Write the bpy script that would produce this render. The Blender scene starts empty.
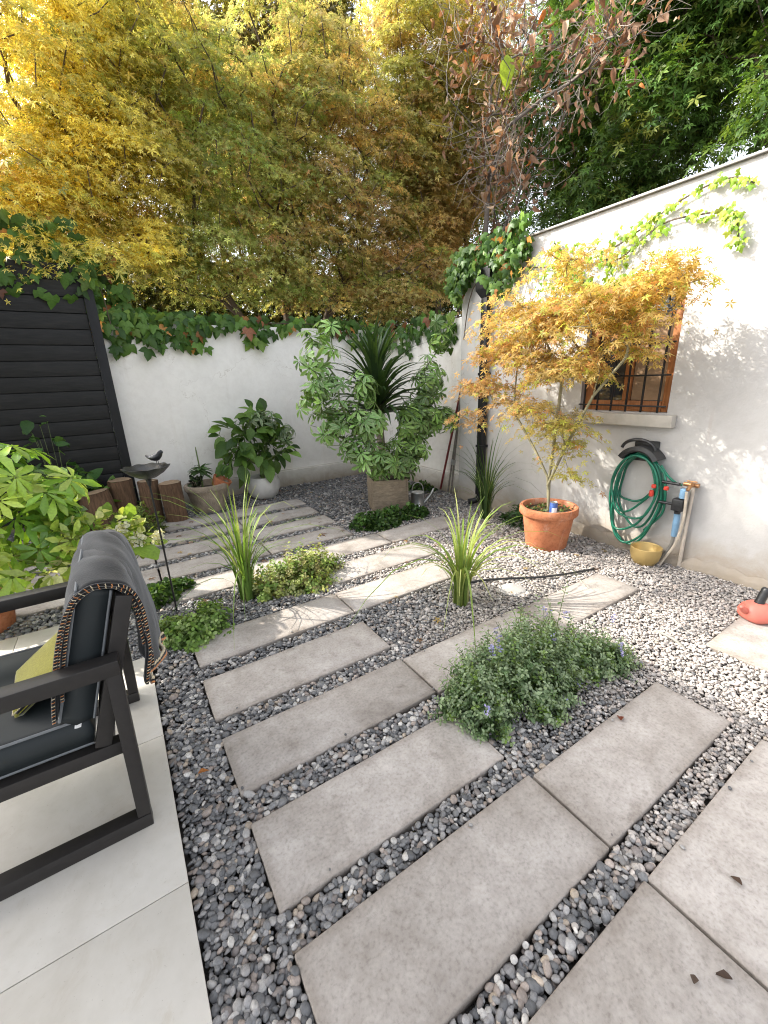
import bpy, bmesh, math, random
import numpy as np
from mathutils import Vector, Matrix
PI = math.pi
random.seed(7); rng = np.random.default_rng(7)
scene = bpy.context.scene
COL = scene.collection

# ------------------------------------------------------------------ helpers
def wloc(o):
    v = np.zeros(3)
    while o is not None:
        v += np.array(o.location); o = o.parent
    return v

def tag(o, label=None, cat=None, group=None, kind=None):
    if label: o['label'] = label
    if cat and not kind: o['kind'] = 'thing'
    if cat: o['category'] = cat
    if group: o['group'] = group
    if kind: o['kind'] = kind
    return o

def thing(name, label, cat, loc=(0, 0, 0), group=None):
    o = bpy.data.objects.new(name, None); COL.objects.link(o)
    o.location = loc; o.empty_display_size = .1
    return tag(o, label, cat, group)

def link(me, name, parent=None, origin=None):
    o = bpy.data.objects.new(name, me); COL.objects.link(o)
    if parent is not None: o.parent = parent
    if origin is not None: o.location = origin
    return o

def np_obj(name, V, F, mat, parent=None, col=None, smooth=True, origin=None):
    """V (n,3) world coordinates; F: array (m,k) or list of such arrays; col (n,3)."""
    V = np.asarray(V, dtype=np.float64)
    off = wloc(parent)
    if origin is not None: off = off + np.array(origin)
    V = (V - off).astype(np.float32)
    Fs = F if isinstance(F, list) else [F]
    Fs = [np.asarray(f, dtype=np.int32) for f in Fs if len(f)]
    me = bpy.data.meshes.new(name)
    me.vertices.add(len(V)); me.vertices.foreach_set('co', V.ravel())
    nl = sum(f.size for f in Fs); npoly = sum(len(f) for f in Fs)
    me.loops.add(nl); me.polygons.add(npoly)
    me.loops.foreach_set('vertex_index', np.concatenate([f.ravel() for f in Fs]))
    tot = np.concatenate([np.full(len(f), f.shape[1], np.int32) for f in Fs])
    st = np.concatenate([[0], np.cumsum(tot)[:-1]]).astype(np.int32)
    me.polygons.foreach_set('loop_start', st)
    me.polygons.foreach_set('use_smooth', np.full(npoly, bool(smooth)))
    if col is not None:
        a = me.color_attributes.new('Col', 'FLOAT_COLOR', 'POINT')
        c = np.ones((len(V), 4), np.float32); c[:, :3] = col
        a.data.foreach_set('color', c.ravel())
    me.update(calc_edges=True); me.validate()
    me.materials.append(mat)
    return link(me, name, parent, origin)

class MB:
    """collects shapes into one mesh"""
    def __init__(s): s.V = []; s.F = []; s.sm = []
    def add(s, V, F, smooth=False):
        b = len(s.V); s.V += [tuple(v) for v in V]
        for f in F: s.F.append(tuple(b + i for i in f)); s.sm.append(smooth)
        return s
    def box(s, x0, x1, y0, y1, z0, z1, c=.004, M=None):
        """box with chamfered edges"""
        bm = bmesh.new()
        bmesh.ops.create_cube(bm, size=1)
        for v in bm.verts:
            v.co = Vector(((x0+x1)/2 + v.co.x*(x1-x0), (y0+y1)/2 + v.co.y*(y1-y0), (z0+z1)/2 + v.co.z*(z1-z0)))
        if c > 0:
            bmesh.ops.bevel(bm, geom=bm.edges[:], offset=min(c, .45*min(x1-x0, y1-y0, z1-z0)), segments=2, affect='EDGES', profile=.6)
        if M is not None: bm.transform(M)
        bm.verts.index_update()
        s.add([v.co[:] for v in bm.verts], [[v.index for v in f.verts] for f in bm.faces]); bm.free()
        return s
    def bar(s, a, b, w, h, up=(0, 0, 1), c=.004):
        """rectangular bar from a to b; w across, h along up"""
        a, b = Vector(a), Vector(b); d = b - a; L = d.length; d.normalize()
        u = Vector(up); r = d.cross(u).normalized(); u = r.cross(d).normalized()
        M = Matrix((( *d, ), ( *r, ), ( *u, ))).transposed().to_4x4(); M.translation = (a + b) / 2
        return s.box(-L/2, L/2, -w/2, w/2, -h/2, h/2, c, M)
    def tube(s, pts, r, n=8, caps=True):
        P = [Vector(p) for p in pts]; m = len(P)
        R = [r]*m if not hasattr(r, '__len__') else list(r)
        V = []; ref = None
        for i in range(m):
            t = (P[min(i+1, m-1)] - P[max(i-1, 0)]).normalized()
            if ref is None:
                ref = t.orthogonal().normalized()
            else:
                ref = (ref - t*ref.dot(t))
                ref = ref.normalized() if ref.length > 1e-5 else t.orthogonal().normalized()
            bn = t.cross(ref)
            for k in range(n):
                a = 2*PI*k/n; V.append(P[i] + (ref*math.cos(a) + bn*math.sin(a))*R[i])
        F = [[i*n+k, i*n+(k+1) % n, (i+1)*n+(k+1) % n, (i+1)*n+k] for i in range(m-1) for k in range(n)]
        if caps:
            F.append(list(range(n))[::-1]); F.append([(m-1)*n+k for k in range(n)])
        return s.add(V, F, True)
    def lathe(s, prof, c=(0, 0, 0), n=32, M=None, wob=0):
        V = []; m = len(prof)
        for r, z in prof:
            for k in range(n):
                a = 2*PI*k/n; rr = r*(1 + wob*math.sin(3*a+z*9))
                v = Vector((rr*math.cos(a), rr*math.sin(a), z))
                if M is not None: v = M @ v
                V.append((v.x+c[0], v.y+c[1], v.z+c[2]))
        F = [[i*n+k, i*n+(k+1) % n, (i+1)*n+(k+1) % n, (i+1)*n+k] for i in range(m-1) for k in range(n)]
        F.append(list(range(n))[::-1]); F.append([(m-1)*n+k for k in range(n)])
        return s.add(V, F, True)
    def build(s, name, mat, parent=None, origin=None, auto=True):
        off = wloc(parent)
        if origin is not None: off = off + np.array(origin)
        me = bpy.data.meshes.new(name)
        me.from_pydata([tuple(np.array(v)-off) for v in s.V], [], s.F)
        me.polygons.foreach_set('use_smooth', s.sm)
        me.validate(); me.update(); me.materials.append(mat)
        if auto:
            try: me.set_sharp_from_angle(angle=math.radians(40))
            except Exception: pass
        return link(me, name, parent, origin)

def smooth_path(pts, n=8):
    """Catmull-Rom"""
    P = [Vector(p) for p in pts]; out = []
    for i in range(len(P)-1):
        p0 = P[max(i-1, 0)]; p1 = P[i]; p2 = P[i+1]; p3 = P[min(i+2, len(P)-1)]
        for k in range(n):
            t = k/n
            out.append(.5*((2*p1) + (p2-p0)*t + (2*p0-5*p1+4*p2-p3)*t*t + (3*p1-p0-3*p2+p3)*t**3))
    out.append(P[-1]); return out

# ------------------------------------------------------------------ materials
def new_mat(name):
    m = bpy.data.materials.new(name); m.use_nodes = True
    nt = m.node_tree; return m, nt, nt.nodes['Principled BSDF'], nt.nodes['Material Output']

def noise(nt, scale, detail=4, rough=.55, coord='Object', dist=0, stretch=None):
    tc = nt.nodes.new('ShaderNodeTexCoord'); n = nt.nodes.new('ShaderNodeTexNoise')
    n.inputs['Scale'].default_value = scale; n.inputs['Detail'].default_value = detail
    n.inputs['Roughness'].default_value = rough; n.inputs['Distortion'].default_value = dist
    if coord == 'World':
        g = nt.nodes.new('ShaderNodeNewGeometry'); src = g.outputs['Position']
    else: src = tc.outputs[coord]
    if stretch is not None:
        mp = nt.nodes.new('ShaderNodeMapping'); mp.inputs['Scale'].default_value = stretch
        nt.links.new(src, mp.inputs['Vector']); src = mp.outputs['Vector']
    nt.links.new(src, n.inputs['Vector']); return n

def ramp(nt, src, stops):
    r = nt.nodes.new('ShaderNodeValToRGB'); e = r.color_ramp.elements
    while len(e) < len(stops): e.new(.5)
    for i, (p, c) in enumerate(stops):
        e[i].position = p; e[i].color = (*c, 1) if len(c) == 3 else c
    nt.links.new(src, r.inputs['Fac']); return r

def mixc(nt, a, b, fac, mode='MIX'):
    m = nt.nodes.new('ShaderNodeMix'); m.data_type = 'RGBA'; m.blend_type = mode
    for s, i in ((a, 6), (b, 7)):
        if hasattr(s, 'links'): nt.links.new(s, m.inputs[i])
        else: m.inputs[i].default_value = (*s, 1)
    if hasattr(fac, 'links'): nt.links.new(fac, m.inputs[0])
    else: m.inputs[0].default_value = fac
    return m.outputs[2]

def bump(nt, bsdf, h, strength, dist):
    b = nt.nodes.new('ShaderNodeBump'); b.inputs['Strength'].default_value = strength
    b.inputs['Distance'].default_value = dist
    nt.links.new(h, b.inputs['Height']); nt.links.new(b.outputs['Normal'], bsdf.inputs['Normal']); return b

def plain(name, col, rough=.6, var=.15, scale=12, metal=0, bmp=.2, bdist=.002, spec=.5, coord='Object', detail=5):
    m, nt, b, o = new_mat(name)
    n = noise(nt, scale, detail, coord=coord)
    c = np.array(col)
    r = ramp(nt, n.outputs['Fac'], [(.25, tuple(c*(1-var))), (.75, tuple(np.minimum(c*(1+var), 1)))])
    nt.links.new(r.outputs['Color'], b.inputs['Base Color'])
    b.inputs['Roughness'].default_value = rough; b.inputs['Metallic'].default_value = metal
    b.inputs['Specular IOR Level'].default_value = spec
    if bmp:
        n2 = noise(nt, scale*6, 3, coord=coord); bump(nt, b, n2.outputs['Fac'], bmp, bdist)
    return m

def leaf_mat(name, trans=.4, rough=.45, spec=.35, tint=(1.25, 1.15, .55)):
    m, nt, b, o = new_mat(name)
    at = nt.nodes.new('ShaderNodeAttribute'); at.attribute_name = 'Col'
    n = noise(nt, 60, 2); r = ramp(nt, n.outputs['Fac'], [(.3, (.82, .82, .82)), (.7, (1.12, 1.12, 1.12))])
    c = mixc(nt, at.outputs['Color'], r.outputs['Color'], 1, 'MULTIPLY')
    nt.links.new(c, b.inputs['Base Color'])
    b.inputs['Roughness'].default_value = rough; b.inputs['Specular IOR Level'].default_value = spec
    tr = nt.nodes.new('ShaderNodeBsdfTranslucent')
    ct = mixc(nt, c, tint, 1, 'MULTIPLY'); nt.links.new(ct, tr.inputs['Color'])
    mx = nt.nodes.new('ShaderNodeMixShader'); mx.inputs[0].default_value = trans
    nt.links.new(b.outputs[0], mx.inputs[1]); nt.links.new(tr.outputs[0], mx.inputs[2])
    nt.links.new(mx.outputs[0], o.inputs['Surface'])
    return m

LEAF = leaf_mat('leaf_blade'); LEAF_GOLD = leaf_mat('autumn_leaf', .58, .42, .45, (1.12, 1.08, .85))
LEAF_GLOSS = leaf_mat('glossy_leaf', .3, .32, .5); LEAF_DRY = leaf_mat('dry_leaf', .3, .6, .2, (1.2, .9, .6))
BARK = plain('bark', (.09, .065, .045), .9, .45, 9, bmp=.6, bdist=.01)
BARK_PALE = plain('pale_bark', (.24, .20, .15), .85, .3, 14, bmp=.4, bdist=.004)
STEM = plain('green_stem', (.10, .14, .04), .6, .25, 20, bmp=0)
def terra_mat():
    m, nt, b, o = new_mat('terracotta')
    n = noise(nt, 7, 8, .65, 'World'); r = ramp(nt, n.outputs['Fac'], [(.3, (.36, .115, .05)), (.55, (.47, .17, .075)), (.75, (.52, .23, .13))])
    n2 = noise(nt, 5, 7, .7, 'World', 1, (1, 1, .45)); r2 = ramp(nt, n2.outputs['Fac'], [(.56, (0, 0, 0)), (.72, (.45, .45, .45))])
    c = mixc(nt, r.outputs['Color'], (.60, .50, .43), r2.outputs['Color']); n3 = noise(nt, 40, 4, .6, 'World'); r3 = ramp(nt, n3.outputs['Fac'], [(.33, (.65, .62, .6)), (.5, (1, 1, 1))])
    c = mixc(nt, c, r3.outputs['Color'], .7, 'MULTIPLY'); nt.links.new(c, b.inputs['Base Color']); b.inputs['Roughness'].default_value = .82
    bump(nt, b, n3.outputs['Fac'], .3, .002); return m
TERRA = terra_mat()
BLACK_METAL = plain('black_metal', (.016, .016, .018), .4, .2, 30, metal=.4, bmp=.1)
CONC_SILL = plain('sill_cement', (.46, .43, .38), .9, .2, 9, bmp=.4)
SOIL = plain('potting_soil', (.05, .036, .025), .95, .4, 25, bmp=.8, bdist=.01)

def wall_mat(name, base, dirt, z_dirt, patch=.06):
    m, nt, b, o = new_mat(name)
    n1 = noise(nt, 1.3, 6, .6, 'World'); n2 = noise(nt, 14, 6, .6, 'World'); n3 = noise(nt, 3.2, 8, .7, 'World', 1.5)
    c = np.array(base)
    r1 = ramp(nt, n1.outputs['Fac'], [(.3, tuple(c*(1-patch))), (.7, tuple(c*(1+patch*.4)))])
    r2 = ramp(nt, n2.outputs['Fac'], [(.35, (.95, .945, .94)), (.6, (1, 1, 1))])
    col = mixc(nt, r1.outputs['Color'], r2.outputs['Color'], 1, 'MULTIPLY')
    g = nt.nodes.new('ShaderNodeNewGeometry'); sp = nt.nodes.new('ShaderNodeSeparateXYZ')
    nt.links.new(g.outputs['Position'], sp.inputs[0])
    ma = nt.nodes.new('ShaderNodeMath'); ma.operation = 'MULTIPLY_ADD'
    nt.links.new(n3.outputs['Fac'], ma.inputs[0]); ma.inputs[1].default_value = -z_dirt*1.9
    nt.links.new(sp.outputs['Z'], ma.inputs[2])
    rz = ramp(nt, ma.outputs[0], [(0.0, (1, 1, 1)), (.10, (0, 0, 0))])
    mr = nt.nodes.new('ShaderNodeMapRange'); mr.inputs[1].default_value = -z_dirt; mr.inputs[2].default_value = z_dirt*.25
    mr.inputs[3].default_value = .85; mr.inputs[4].default_value = 0
    nt.links.new(ma.outputs[0], mr.inputs[0])
    col = mixc(nt, col, dirt, mr.outputs[0])
    # vertical run-off streaks
    n4 = noise(nt, 5, 4, .6, 'World', 0, (1, 1, .09)); r4 = ramp(nt, n4.outputs['Fac'], [(.55, (1, 1, 1)), (.8, (.80, .77, .72))])
    col = mixc(nt, col, r4.outputs['Color'], .7, 'MULTIPLY')
    # hairline cracks and rusty runs
    v = nt.nodes.new('ShaderNodeTexVoronoi'); v.feature = 'DISTANCE_TO_EDGE'; v.inputs['Scale'].default_value = .9
    gp = nt.nodes.new('ShaderNodeNewGeometry'); nd = noise(nt, 2.5, 5, .6, 'World'); va = nt.nodes.new('ShaderNodeVectorMath'); va.operation = 'ADD'
    nt.links.new(gp.outputs['Position'], va.inputs[0]); nt.links.new(nd.outputs['Color'], va.inputs[1]); nt.links.new(va.outputs[0], v.inputs['Vector'])
    rv = ramp(nt, v.outputs['Distance'], [(.0, (.62, .58, .53)), (.006, (1, 1, 1))]); msk = ramp(nt, n1.outputs['Fac'], [(.45, (0, 0, 0)), (.6, (.8, .8, .8))])
    col = mixc(nt, col, mixc(nt, col, rv.outputs['Color'], 1, 'MULTIPLY'), msk.outputs['Color'])
    n6 = noise(nt, 9, 3, .5, 'World', .4, (1, 1, .05)); r6 = ramp(nt, n6.outputs['Fac'], [(.70, (1, 1, 1)), (.78, (.86, .74, .68))]); col = mixc(nt, col, r6.outputs['Color'], .85, 'MULTIPLY')
    nt.links.new(col, b.inputs['Base Color']); b.inputs['Roughness'].default_value = .92
    b.inputs['Specular IOR Level'].default_value = .2
    n5 = noise(nt, 55, 5, .6, 'World'); bump(nt, b, n5.outputs['Fac'], .35, .004)
    return m
W_HOUSE = wall_mat('white_plaster', (.49, .478, .462), (.30, .23, .15), .24)
W_BACK = wall_mat('cream_plaster', (.84, .81, .765), (.40, .33, .25), .12, .09)
W_PLINTH = wall_mat('plinth_plaster', (.62, .59, .54), (.30, .25, .19), .2, .2)

def concrete():
    m, nt, b, o = new_mat('concrete_slab')
    g = nt.nodes.new('ShaderNodeObjectInfo')
    n1 = noise(nt, 2.6, 8, .62, 'World', .6); n2 = noise(nt, 17, 6, .65, 'World'); n3 = noise(nt, 90, 4, .6, 'World'); n4 = noise(nt, 6.5, 5, .6, 'World', .3)
    r1 = ramp(nt, n1.outputs['Fac'], [(.28, (.262, .232, .207)), (.42, (.350, .318, .290)), (.56, (.410, .377, .350)), (.70, (.492, .460, .432))])
    r2 = ramp(nt, n2.outputs['Fac'], [(.32, (.86, .85, .84)), (.5, (.98, .98, .98)), (.66, (1.06, 1.06, 1.06))])
    c = mixc(nt, r1.outputs['Color'], r2.outputs['Color'], 1, 'MULTIPLY')
    r3 = ramp(nt, n3.outputs['Fac'], [(.30, (.72, .71, .70)), (.46, (1, 1, 1)), (.64, (1.14, 1.14, 1.14))]); c = mixc(nt, c, r3.outputs['Color'], .75, 'MULTIPLY')
    # sparse dark damp spots
    r4 = ramp(nt, n4.outputs['Fac'], [(.62, (1, 1, 1)), (.72, (.60, .57, .55))]); c = mixc(nt, c, r4.outputs['Color'], .8, 'MULTIPLY')
    v = nt.nodes.new('ShaderNodeTexVoronoi'); gp = nt.nodes.new('ShaderNodeNewGeometry'); v.inputs['Scale'].default_value = 7
    nt.links.new(gp.outputs['Position'], v.inputs['Vector'])
    rv = ramp(nt, v.outputs['Distance'], [(.04, (.60, .58, .56)), (.10, (1, 1, 1))]); c = mixc(nt, c, rv.outputs['Color'], .5, 'MULTIPLY')
    # damp, dirty rims
    tg = nt.nodes.new('ShaderNodeTexCoord'); sg = nt.nodes.new('ShaderNodeSeparateXYZ'); nt.links.new(tg.outputs['Generated'], sg.inputs[0])
    def mth(op, a, b_):
        q = nt.nodes.new('ShaderNodeMath'); q.operation = op
        for i_, v_ in enumerate((a, b_)):
            if hasattr(v_, 'links'): nt.links.new(v_, q.inputs[i_])
            else: q.inputs[i_].default_value = v_
        return q.outputs[0]
    ex = mth('SUBTRACT', .5, mth('ABSOLUTE', mth('SUBTRACT', sg.outputs['X'], .5), 0)); ey = mth('MULTIPLY', mth('SUBTRACT', .5, mth('ABSOLUTE', mth('SUBTRACT', sg.outputs['Y'], .5), 0)), .34)
    ed = mth('SUBTRACT', mth('MINIMUM', ex, ey), mth('MULTIPLY', n4.outputs['Fac'], .07))
    re_ = ramp(nt, mth('ADD', ed, .5), [(.455, (.66, .62, .58)), (.51, (1, 1, 1))]); c = mixc(nt, c, re_.outputs['Color'], .75, 'MULTIPLY')
    # each slab cast slightly lighter or darker
    mr = nt.nodes.new('ShaderNodeMapRange'); mr.inputs[3].default_value = .86; mr.inputs[4].default_value = .99
    nt.links.new(g.outputs['Random'], mr.inputs[0])
    hv = nt.nodes.new('ShaderNodeHueSaturation'); nt.links.new(mr.outputs[0], hv.inputs['Value']); nt.links.new(c, hv.inputs['Color'])
    nt.links.new(hv.outputs['Color'], b.inputs['Base Color'])
    rr = ramp(nt, n1.outputs['Fac'], [(.3, (.6, .6, .6)), (.7, (.8, .8, .8))]); nt.links.new(rr.outputs['Color'], b.inputs['Roughness'])
    b.inputs['Specular IOR Level'].default_value = .3
    bump(nt, b, n3.outputs['Fac'], .25, .003)
    return m
CONC = concrete()

def pebble_mat():
    m, nt, b, o = new_mat('river_pebble')
    at = nt.nodes.new('ShaderNodeAttribute'); at.attribute_name = 'Col'
    n = noise(nt, 120, 4, .6, 'World'); r = ramp(nt, n.outputs['Fac'], [(.3, (.75, .75, .75)), (.7, (1.2, 1.2, 1.2))])
    c = mixc(nt, at.outputs['Color'], r.outputs['Color'], 1, 'MULTIPLY'); nt.links.new(c, b.inputs['Base Color'])
    b.inputs['Roughness'].default_value = .55; b.inputs['Specular IOR Level'].default_value = .4
    return m
PEB = pebble_mat()

def wood_mat(name, a, bcol, rough=.7, scale=6, axis=(1, 9, 9)):
    m, nt, b, o = new_mat(name)
    n = noise(nt, scale, 8, .65, 'World', .4, axis); r = ramp(nt, n.outputs['Fac'], [(.3, a), (.7, bcol)])
    n2 = noise(nt, 2.2, 3, .5, 'World'); r2 = ramp(nt, n2.outputs['Fac'], [(.3, (.75, .75, .75)), (.7, (1.2, 1.2, 1.2))])
    c = mixc(nt, r.outputs['Color'], r2.outputs['Color'], 1, 'MULTIPLY')
    nt.links.new(c, b.inputs['Base Color']); b.inputs['Roughness'].default_value = rough; b.inputs['Specular IOR Level'].default_value = .3
    bump(nt, b, n.outputs['Fac'], .4, .004)
    return m
FENCE = wood_mat('black_stained_board', (.004, .0045, .005), (.019, .0185, .0185), .6)
POSTM = wood_mat('black_post', (.005, .0055, .007), (.011, .0115, .0135), .55, 6, (9, 9, 1))
BOXW = wood_mat('weathered_box_wood', (.17, .135, .10), (.33, .265, .19), .8, 5)
WINW = wood_mat('orange_window_wood', (.23, .085, .028), (.42, .17, .06), .5, 8, (9, 9, 1))
LOG = wood_mat('log_bark', (.06, .036, .022), (.17, .10, .06), .9, 7, (9, 9, 1.2))
LOGTOP = plain('log_end', (.26, .18, .11), .85, .35, 18, bmp=.4)

# ------------------------------------------------------------------ leaf shapes (x width, y forward, z up)
def grid_leaf(prof, fold=.12, droop=.2, cols=3):
    """prof: list of (y, halfwidth). returns V, F quads"""
    V = []; F = []
    for y, w in prof:
        z = -droop*y*y
        V += [(-w, y, z + fold*w), (0, y, z), (w, y, z + fold*w)]
    for i in range(len(prof)-1):
        a = 3*i; F += [(a, a+1, a+4, a+3), (a+1, a+2, a+5, a+4)]
    return np.array(V), np.array(F)
OVATE = grid_leaf([(0, .03), (.25, .27), (.55, .30), (.82, .17), (1, .01)], .35, .25)
OBOV = grid_leaf([(0, .03), (.3, .10), (.68, .17), (1, .03)], .25, .18)
BLADE5 = grid_leaf([(0, .03), (.35, .16), (.7, .15), (1, .01)], .3, .35)
ROUND = grid_leaf([(0, .05), (.35, .42), (.75, .36), (1, .06)], .25, .2)
def star_leaf(n, spread=2.2, w=.13):
    V = [(0, 0, 0)]; F = []
    for k in range(n):
        a = (k/(n-1)-.5)*2*spread if n > 1 else 0
        L = 1 - .35*abs(a)/spread
        d = np.array([math.sin(a), math.cos(a), 0]); r = np.array([d[1], -d[0], 0])
        b = len(V)
        V += [tuple(d*L*.45 - r*w), tuple(d*L*.45 + r*w), tuple(d*L + np.array([0, 0, -.12]))]
        F.append((0, b+1, b+2, b))
    return np.array(V), np.array(F)
STAR5 = star_leaf(5); STAR3 = star_leaf(3, 1.2, .17)
def ivy_leaf():
    out = [(0, .06), (.20, -.10), (.40, .05), (.60, .40), (.26, .42), (.24, .62), (0, 1.0), (-.24, .62), (-.26, .42), (-.60, .40), (-.40, .05), (-.20, -.10)]
    V = [(0, .33, .05)] + [(x, y, -.10*abs(x)*2 - .18*max(y-.3, 0)) for x, y in out]
    F = [(0, 1+i, 1+(i+1) % 12) for i in range(12)]
    return np.array(V), np.array(F)
IVY = ivy_leaf()

def unit(a): return a/np.maximum(np.linalg.norm(a, axis=-1, keepdims=True), 1e-9)
def rnd_dir(n):
    return unit(rng.normal(size=(n, 3)))
def place(base, P, fwd, nrm, s):
    V0, F0 = base; n = len(P); s = np.broadcast_to(np.asarray(s, float), (n,))
    f = unit(fwd); r = unit(np.cross(f, nrm)); u = np.cross(r, f)
    V = P[:, None, :] + s[:, None, None]*(V0[None, :, 0:1]*r[:, None] + V0[None, :, 1:2]*f[:, None] + V0[None, :, 2:3]*u[:, None])
    F = F0[None] + (np.arange(n)*len(V0))[:, None, None]
    return V.reshape(-1, 3), F.reshape(-1, F0.shape[1])
def leaf_obj(name, parent, base, P, fwd, nrm, s, col, mat=None, vmul=None, jit=.22):
    """col (n,3) per leaf; vmul: per base vertex (k,3) replacement-mix colours (k,4)=rgb+fac"""
    V, F = place(base, P, fwd, nrm, s); n = len(P); k = len(base[0])
    c = np.broadcast_to(np.asarray(col, float), (n, 3))*np.exp(rng.normal(0, jit, (n, 1)))
    C = np.repeat(c[:, None, :], k, 1)
    if vmul is not None:
        C = C*(1-vmul[None, :, 3:4]) + vmul[None, :, :3]*vmul[None, :, 3:4]
    return np_obj(name, V, F, mat or LEAF, parent, C.reshape(-1, 3))
def pick(cols, n, p=None):
    cols = np.array(cols, float); return cols[rng.choice(len(cols), n, p=p)]

# ------------------------------------------------------------------ camera (solved from the slab grid)
f_px, pitch, roll, yaw, cam_h = 418.127, math.radians(17.6138), math.radians(-2.1279), math.radians(57.9596), 1.5
fw = Vector((math.cos(yaw)*math.cos(pitch), math.sin(yaw)*math.cos(pitch), -math.sin(pitch)))
r0 = Vector((math.sin(yaw), -math.cos(yaw), 0)); u0 = r0.cross(fw)
rr = math.cos(roll)*r0 + math.sin(roll)*u0; uu = -math.sin(roll)*r0 + math.cos(roll)*u0
cam = bpy.data.cameras.new('camera'); co = bpy.data.objects.new('camera', cam); COL.objects.link(co)
M = Matrix((( *rr, ), ( *uu, ), ( *(-fw), ))).transposed().to_4x4(); M.translation = (0, 0, cam_h); co.matrix_world = M
cam.sensor_fit = 'HORIZONTAL'; cam.sensor_width = 36; cam.lens = f_px*36/768; cam.clip_start = .05; cam.clip_end = 2000
scene.camera = co

# ------------------------------------------------------------------ light
SUN = Vector((-.60, .56, .62)).normalized()      # towards the sun
el = math.asin(SUN.z); az = math.atan2(SUN.x, SUN.y)
sl = bpy.data.lights.new('sun', 'SUN'); sl.energy = 10.0; sl.angle = math.radians(.53); sl.color = (1, .935, .83)
so = bpy.data.objects.new('sun', sl); COL.objects.link(so); so.location = (-6, 6, 12)
so.rotation_euler = SUN.to_track_quat('Z', 'Y').to_euler()
w = bpy.data.worlds.new('World'); scene.world = w; w.use_nodes = True
nt = w.node_tree; bg = nt.nodes['Background']
sky = nt.nodes.new('ShaderNodeTexSky'); sky.sky_type = 'NISHITA'; sky.sun_disc = False
sky.sun_elevation = el; sky.sun_rotation = az; sky.dust_density = 3.5; sky.air_density = 1.0; sky.ozone_density = .6
hs = nt.nodes.new('ShaderNodeHueSaturation'); hs.inputs['Saturation'].default_value = .30
nt.links.new(sky.outputs[0], hs.inputs['Color']); nt.links.new(hs.outputs[0], bg.inputs['Color']); bg.inputs['Strength'].default_value = .66
scene.view_settings.view_transform = 'Standard'; scene.view_settings.look = 'None'; scene.view_settings.exposure = 0
scene.cycles.max_bounces = 8; scene.cycles.diffuse_bounces = 5; scene.cycles.transmission_bounces = 6; scene.cycles.transparent_max_bounces = 8
scene.cycles.caustics_reflective = False; scene.cycles.caustics_refractive = False
scene.cycles.use_denoising = True; scene.cycles.denoising_input_passes = 'RGB_ALBEDO_NORMAL'; scene.cycles.denoising_prefilter = 'NONE'; scene.cycles.filter_width = 1.1

# ================================================================== SETTING
def soil_mat():
    m, nt, b, o = new_mat('garden_soil')
    n = noise(nt, 30, 8, .7, 'World'); r = ramp(nt, n.outputs['Fac'], [(.3, (.035, .030, .027)), (.7, (.10, .088, .078))])
    nt.links.new(r.outputs['Color'], b.inputs['Base Color']); b.inputs['Roughness'].default_value = .95
    bump(nt, b, n.outputs['Fac'], 1, .02); return m
g = MB(); g.add([(-150, -150, -.055), (150, -150, -.055), (150, 150, -.055), (-150, 150, -.055)], [(0, 1, 2, 3)])
tag(g.build('ground', soil_mat()), kind='structure')

# paving slabs: (x0, x1, y0, y1, label)
SL = [
 (.14, 1.115, -.44, -.11, 'grey concrete slab in the nearest row, partly cut off at the bottom edge'),
 (1.125, 2.05, -.44, -.11, 'grey concrete slab nearest the camera on the right, cut off by the picture corner'),
 (.14, 1.115, .01, .34, 'grey concrete slab at the bottom centre-right with dark damp blotches, below the wide gravel gap'),
 (1.125, 2.05, .01, .34, 'grey concrete slab at the right edge, beyond the joint from the blotched bottom slab'),
 (.14, 1.115, .45, .78, 'largest looking concrete slab at bottom centre, joined on its right to another slab'),
 (1.125, 2.06, .45, .765, 'concrete slab with a fallen red leaf, in front of the catmint clump'),
 (2.60, 3.56, .455, .76, 'sunlit pale slab under the coral red jug by the white wall'),
 (2.60, 3.56, .125, .448, 'sunlit pale slab joined in front of the slab under the coral red jug'),
 (.14, 1.10, .89, 1.205, 'single concrete slab with a ring stain, left of the catmint clump'),
 (.14, 1.11, 1.34, 1.66, 'left slab of the jointed row that runs behind the catmint clump'),
 (1.12, 2.05, 1.33, 1.65, 'middle slab half hidden behind the catmint clump'),
 (2.07, 2.97, 1.31, 1.63, 'sunlit slab striped with thin grass shadows, before the terracotta maple pot'),
 (.14, 1.13, 1.785, 2.12, 'single slab ending at the dark gravel bed of the middle grass tuft'),
 (.15, 1.14, 2.25, 2.57, 'half sunlit slab beside the small clover plant, left of its joint'),
 (1.15, 2.10, 2.25, 2.57, 'sunlit slab running behind the middle grass tuft'),
 (1.15, 2.25, 2.70, 3.02, 'sunlit slab right of the yellowish groundcover clump'),
 (.10, 1.08, 3.15, 3.47, 'bright slab behind the tall left grass tuft'),
 (1.10, 2.05, 3.15, 3.47, 'dappled slab before the groundcover at the wooden planter'),
 (2.07, 2.95, 3.15, 3.47, 'shaded slab in front of the watering can'),
]
for i, (y0, xe) in enumerate(((3.6, 1.86), (4.05, 1.9), (4.5, 1.9), (4.95, 1.92))):
    rowname = ('first', 'second', 'third', 'fourth')[i]
    SL += [(-.92, .085, y0, y0+.325, f'shaded slab behind the armchair, left end of the {rowname} long row before the back wall'),
           (.10, 1.0, y0, y0+.325, f'shaded middle slab of the {rowname} long row, counted towards the back wall'),
           (1.015, xe, y0, y0+.325, f'shaded slab at the planter end of the {rowname} long row, counted towards the back wall')]
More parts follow.
